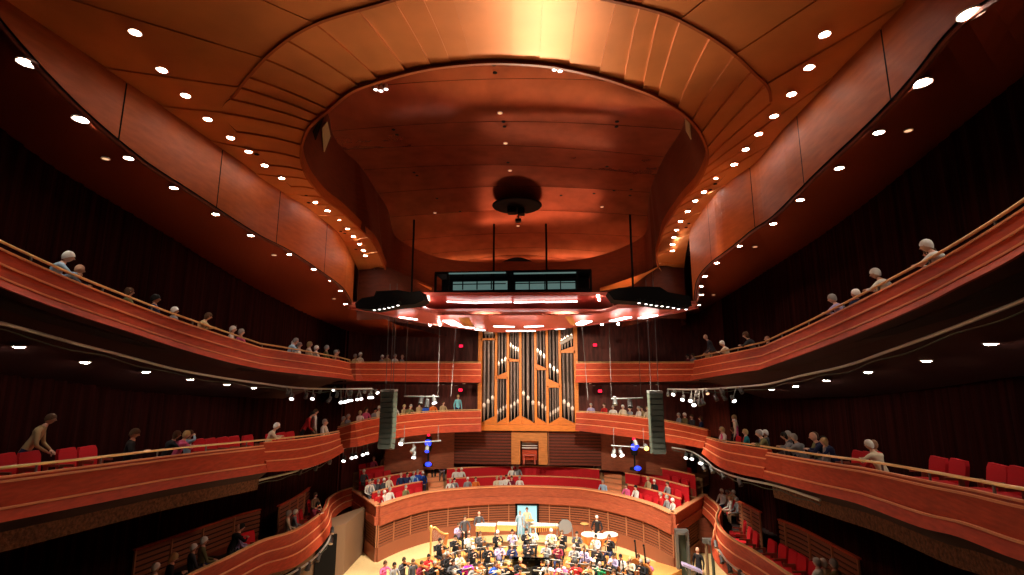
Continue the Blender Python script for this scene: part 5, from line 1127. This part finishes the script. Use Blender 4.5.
for k in range(5): MB().box(Vector((0, 0, .85))+Mx @ Vector((.37*math.cos(k*1.25), .37*math.sin(k*1.25), 0)), (.05, .05, .4), 0, Mx).build('tension_rod', METAL, r)
for s in (-1, 1): MB().tube([(s*.45, -.25, 0), (s*.42, 0, .8), (s*.45, .25, 0)], .025, 6).build('stand_leg', METAL, r)
for (px, py, lab) in ((486, 541, 'long percussion table with pale top at the upper left of the stage'), (507, 540, 'second percussion table left of the stage door')):
    p = at_floor(px, py, .5); r = empty('percussion_table', lab, 'table', p); MB().box((0, 0, .86), (1.1, .5, .05)).build('table_top', DRUM, r); MB().box((0, -.24, .7), (1.1, .02, .3)).build('front_cloth', RISER, r)
    for a in (-.5, .5):
        for b in (-.2, .2): MB().tube([(a, b, 0), (a, b, .84)], .02, 6).build('leg', METAL, r)
# cymbals
for i, (px, py, z) in enumerate(((469.5, 541, .5), (530, 542, .5), (585, 546, .5))):
    p = at_floor(px, py, z); r = empty('cymbal', f'gold cymbal on a stand, {ordn(i)} from left at the back of the stage', 'cymbal', p)
    MB().tube([(0, 0, 0), (0, 0, 1.15)], .014, 6).build('stand', METAL, r); MB().lathe([(.0005, 1.2), (.04, 1.19), (.24, 1.14), (.24, 1.135)], n=18).build('disc', GOLD, r)
# harp
p = at_floor(440, 570); r = empty('concert_harp', 'golden concert harp standing left of the orchestra', 'harp', p); r.rotation_euler = (0, 0, math.radians(25)); r.scale = (1.2, 1.2, 1.12)
MB().lathe([(.09, .05), (.1, .15), (.045, .25), (.04, 1.65), (.07, 1.75), (.09, 1.85), (.03, 1.93)], (-.42, 0, 0), 12).build('column', GOLD, r, smooth=True)
MB().tube([(-.42, 0, 1.8), (-.25, 0, 1.83), (-.05, 0, 1.62), (.15, 0, 1.50), (.3, 0, 1.48)], [.05, .045, .04, .045, .05], 8).build('neck', GOLD, r, smooth=True)
MB().grid([[Vector((x-w_, -w_*1.6, z)), Vector((x-w_, w_*1.6, z)), Vector((x+w_, w_*.9, z)), Vector((x+w_, -w_*.9, z))] for x, w_, z in ((.3, .05, 1.5), (.12, .09, .9), (-.12, .13, .2))], 0, True).build('soundboard', VARN, r)
MB().box((-.25, 0, .07), (.6, .34, .14)).build('base', GOLD, r)
m = MB()
for k in range(18): t = k/17; m.tube([(-.36+.62*t, 0, 1.75-.28*t), (-.22+.48*t, 0, .28+1.1*t)], .0025, 3)
m.build('string_set', PAPER, r)
# grand piano
p = at_floor(522, 585); r = empty('grand_piano', 'open black grand piano with gold interior in the middle of the orchestra', 'piano', p); r.rotation_euler = (0, 0, math.radians(-90))
out = [(-.75, -.9), (.75, -.9), (.75, -.1), (.62, .5), (.35, .9), (.1, 1.25), (-.25, 1.42), (-.6, 1.35), (-.75, 1.1)]
MB().prism([(x, y) for x, y in out], .62, .70).build('bottom_board', BLACK, r)
a_ = [Vector((x, y, .66)) for x, y in out]; b_ = [Vector((x, y, 1.0)) for x, y in out]; c_ = [Vector((x*.95, y*.95, 1.0)) for x, y in out]; d_ = [Vector((x*.95, y*.95, .86)) for x, y in out]
MB().grid([a_, b_, c_, d_], 0, True).build('rim', BLACK, r); MB().poly(d_).build('gold_plate', GOLD, r)
MB().grid([[Vector((-.75, y, 1.0)), Vector((-.75+1.3*math.cos(.3), y, 1.0+1.3*math.sin(.3)))] for y in (-.5, 0, .6, 1.1)]).build('lid', BLACK, r)
MB().box((0, -1.0, .72), (1.4, .3, .04)).build('keyboard', PAPER, r); MB().tube([(.5, .3, 1.0), (.35, .3, 1.32)], .015, 6).build('lid_prop', BLACK, r)
for x_, y_ in ((-.6, -.7), (.6, -.7), (-.2, 1.1)): MB().lathe([(.05, 0), (.04, .1), (.07, .62)], (x_, y_, 0), 10).build('leg', BLACK, r)
# stage door person, staff at the right entrance
pd = PZ(526, 536, .0-EZ); 
person('stand', Vector((PY(527, 520, wallp[i0].y-.55).x, wallp[i0].y-.6, 0)), math.pi, 'cream', 'grey', 'brown', 0, 'person in cream standing in the bright rear stage doorway', None, .98)
person('stand', Vector((PY(520.5, 520, wallp[i0].y-.5).x, wallp[i0].y-.95, .0)), math.pi, 'light blue', 'light blue', 'grey', 0, 'person in light blue beside the one in the stage doorway', None, .92)
extra(700, 588, 'stand', 'black', 'bald', 'bald man in black suit and white shirt at right stage entrance', tgt=(0, 18, 0))
for (px, py, hgt, lab) in ((684, 580, 2.2, 'tall grey cased tower at the right stage entrance'),):
    p = at_floor(px, py); r = empty('equipment_tower', lab, 'tower', p); MB().box((-.25, 0, hgt/2), (.12, .3, hgt)).box((.25, 0, hgt/2), (.12, .3, hgt)).build('upright', METAL, r); MB().lathe([(.3, 0), (.3, .12)], (0, 0, hgt-.1), 14).box((0, 0, hgt), (.62, .32, .14)).build('top_cap', METAL, r)
    MB().box((0, .05, hgt*.5), (.4, .1, hgt*.9)).build('cover', SPK, r)
p = at_floor(693, 590); r = empty('keyboard_case', 'slanted pale keyboard case beside the man at right entrance', 'keyboard', p); MB().box((0, 0, .95), (.9, .35, .1), 0, Matrix.Rotation(.35, 3, 'Y')).build('case', CL['lavender'], r)
for s in (-.3, .3): MB().tube([(s, 0, 0), (-s, 0, .92)], .02, 6).build('leg', METAL, r)
for i, (px, py) in enumerate(((709, 590), (715, 592))):
    p = at_floor(px, py); r = empty('floor_stand', f'pale metal floor stand under the lower right box, {ordn(i)} from left', 'stand', p); MB().tube([(0, 0, 0), (0, 0, 2.1)], .07, 8).build('pole', SPK if i else BEIGE, r); MB().box((.1, 0, 2.1), (.5, .2, .2)).build('head', METAL, r)
# long wooden ramp rails on the stage left and right
for (a, b, c, d__, lab) in ((436, 548, 458, 566, 'dark wooden plank slanting behind the harp'), (634, 558, 668, 578, 'long pale plank leaning near the right stage wall')):
    P0, P1 = at_floor(a, b, .5), at_floor(c, d__, .12); m = MB(); dv = (P1-P0); mid = (P0+P1)/2; m.box(mid, (dv.length, .12, .12), 0, dv.to_track_quat('X', 'Z').to_matrix())
    tag(m.build('plank', VARN if a < 500 else LIP), lab, 'plank')
for hobj in PEOPLE:   # bald heads keep only a thin grey fringe
    pass
drop_unused([seat, ms, oc, vio, cel, bas, wi, tr])
for k, P_ in POSES.items():
    if P_['first']:
        for h in kids[P_['body'].name]: bpy.data.objects.remove(h)
        bpy.data.objects.remove(P_['body'])
for o in list(C.objects):
    if o.name.startswith('hair') and o in PEOPLE: bpy.data.objects.remove(o)
#ENDPEOPLE#
# ------------------------------------------------------------------ camera, lights, world
cam = bpy.data.cameras.new('camera'); co = bpy.data.objects.new('camera', cam); C.objects.link(co); SC.camera = co
cam.sensor_width = 36; cam.lens = 36*F/W; cam.clip_start = .05
co.matrix_world = Matrix((( rgt.x, upv.x, -fwd.x, CAM.x), (rgt.y, upv.y, -fwd.y, CAM.y), (rgt.z, upv.z, -fwd.z, CAM.z), (0, 0, 0, 1)))
def lamp(kind, loc, aim, power, col=(1, .78, .55), size=1., spot_deg=90, blend=.5, size_y=None):
    l = bpy.data.lights.new('scene_light', kind); l.energy = power; l.color = col  # one object name for house fixtures and added fills alike
    if kind == 'AREA':
        l.shape = 'RECTANGLE' if size_y else 'DISK'; l.size = size
        if size_y: l.size_y = size_y
    else: l.shadow_soft_size = size
    if kind == 'SPOT': l.spot_size = math.radians(spot_deg); l.spot_blend = blend
    o = bpy.data.objects.new('scene_light', l); C.objects.link(o); o.location = loc
    o.rotation_mode = 'QUATERNION'; o.rotation_quaternion = (Vector(aim)-Vector(loc)).to_track_quat('-Z', 'Y'); return o
WARM = (1, .80, .58)
# stage lighting from the canopy and the opening
STG = (1, .88, .70)
for x_ in (-3.2, 0, 3.8): lamp('SPOT', (x_, 22, EZ+2.0), (x_*1.3, 24.8, 0), 11000, STG, .6, 78, .8)
# fill spots added by the rail clusters and canopy edge: organ, rear balconies, terrace
for s in (-1, 1):
    lamp('SPOT', (s*7.4, 21.5, EZ-.6), (s*-1.0, 33, EZ+.3), 1800, (1, .78, .58), .25, 42, .9)
    lamp('SPOT', (s*7.4, 20.5, EZ-.6), (s*5.5, 30, EZ-2.0), 800, (1, .74, .54), .25, 50, .9)
    lamp('SPOT', (s*2.5, 18, EZ+2.0), (s*4, 29.8, EZ-5.6), 4800, STG, .25, 50, .9)
    lamp('SPOT', (s*1.8+.3, 17.8, EZ+2.05), (.3, 33, EZ+.2), 3800, (1, .78, .56), .25, 40, .9)
# balcony fronts: added cross-hall fill washes, then inner row downlights
for s in (-1, 1):
    lamp('SPOT', (s*6.4, 12, EZ+6.0), (-s*8.5, 20.5, EZ-1.2), 2100, (1, .68, .46), .4, 52, 1)
    lamp('SPOT', (s*6.4, 4, EZ+5.9), (-s*8.3, 10, EZ+1.0), 620, (1, .64, .38), .4, 46, 1)
    for y_ in (7, 10.5, 14, 17.5): lamp('SPOT', (s*6.7, y_, EZ+6.1), (s*7.9, y_, EZ), 230, (1, .74, .5), .15, 36, .9)
    # downlights over the seats
    for y_ in (9, 13, 17, 21): lamp('SPOT', (s*9.4, y_, EZ+4.4-.06*(y_-12)), (s*9.2, y_, EZ), 110, (1, .86, .7), .12, 62, .6)
    for y_ in (8, 11.5, 15, 18.5, 22): lamp('SPOT', (s*9.6, y_, EZ+.35), (s*9.1, y_, EZ-3), 34, (1, .84, .66), .1, 84, .6)
    for y_ in (12, 15.5, 19): lamp('SPOT', (s*9.4, y_, EZ-2.9), (s*9.1, y_, EZ-6), 26, (1, .84, .66), .1, 84, .6)
# uplights placed around the canopy, aimed at copper ring and dome
lamp('SPOT', (1.2, 16.5, EZ+3.2), (.8, 7.8, EZ+6.5), 3700, (1, .82, .56), .5, 76, 1)
lamp('SPOT', (-4.9, 24, EZ+4.0), (-5.2, 28.5, EZ+6.9), 420, (1, .40, .18), .3, 60, .9); lamp('SPOT', (4.9, 24, EZ+4.0), (5.2, 28.5, EZ+6.9), 420, (1, .40, .18), .3, 60, .9)
lamp('AREA', (.5, 28.5, EZ+4.5), (.5, 27.5, EZ+8), 70, (1, .40, .2), 7, size_y=.4)  # strip added for the red streak and rear rim glow
lamp('SPOT', (0, 12.5, EZ+4.6), (0, 14.5, EZ+9), 40, (1, .5, .3), .8, 130, 1)
for s in (-1, 1): lamp('SPOT', (s*4.5, 17, EZ+3.2), (s*7.8, 17.5, EZ+6.3), 170, (1, .55, .30), .5, 100, .8)
w = bpy.data.worlds.new('world'); SC.world = w; w.use_nodes = True; w.node_tree.nodes['Background'].inputs[0].default_value = (.05, .018, .012, 1); w.node_tree.nodes['Background'].inputs[1].default_value = .1
v = SC.view_settings; SC.display_settings.display_device = 'sRGB'; v.view_transform = 'Standard'; v.look = 'None'; v.gamma = 1; v.use_curve_mapping = False; v.exposure = 0
drop_unused([lp, lpd, lpu, hp])
for o in list(C.objects):
    if o.type == 'MESH' and o.parent is None and 'kind' not in o and 'label' not in o: print('NOTAG', o.name)
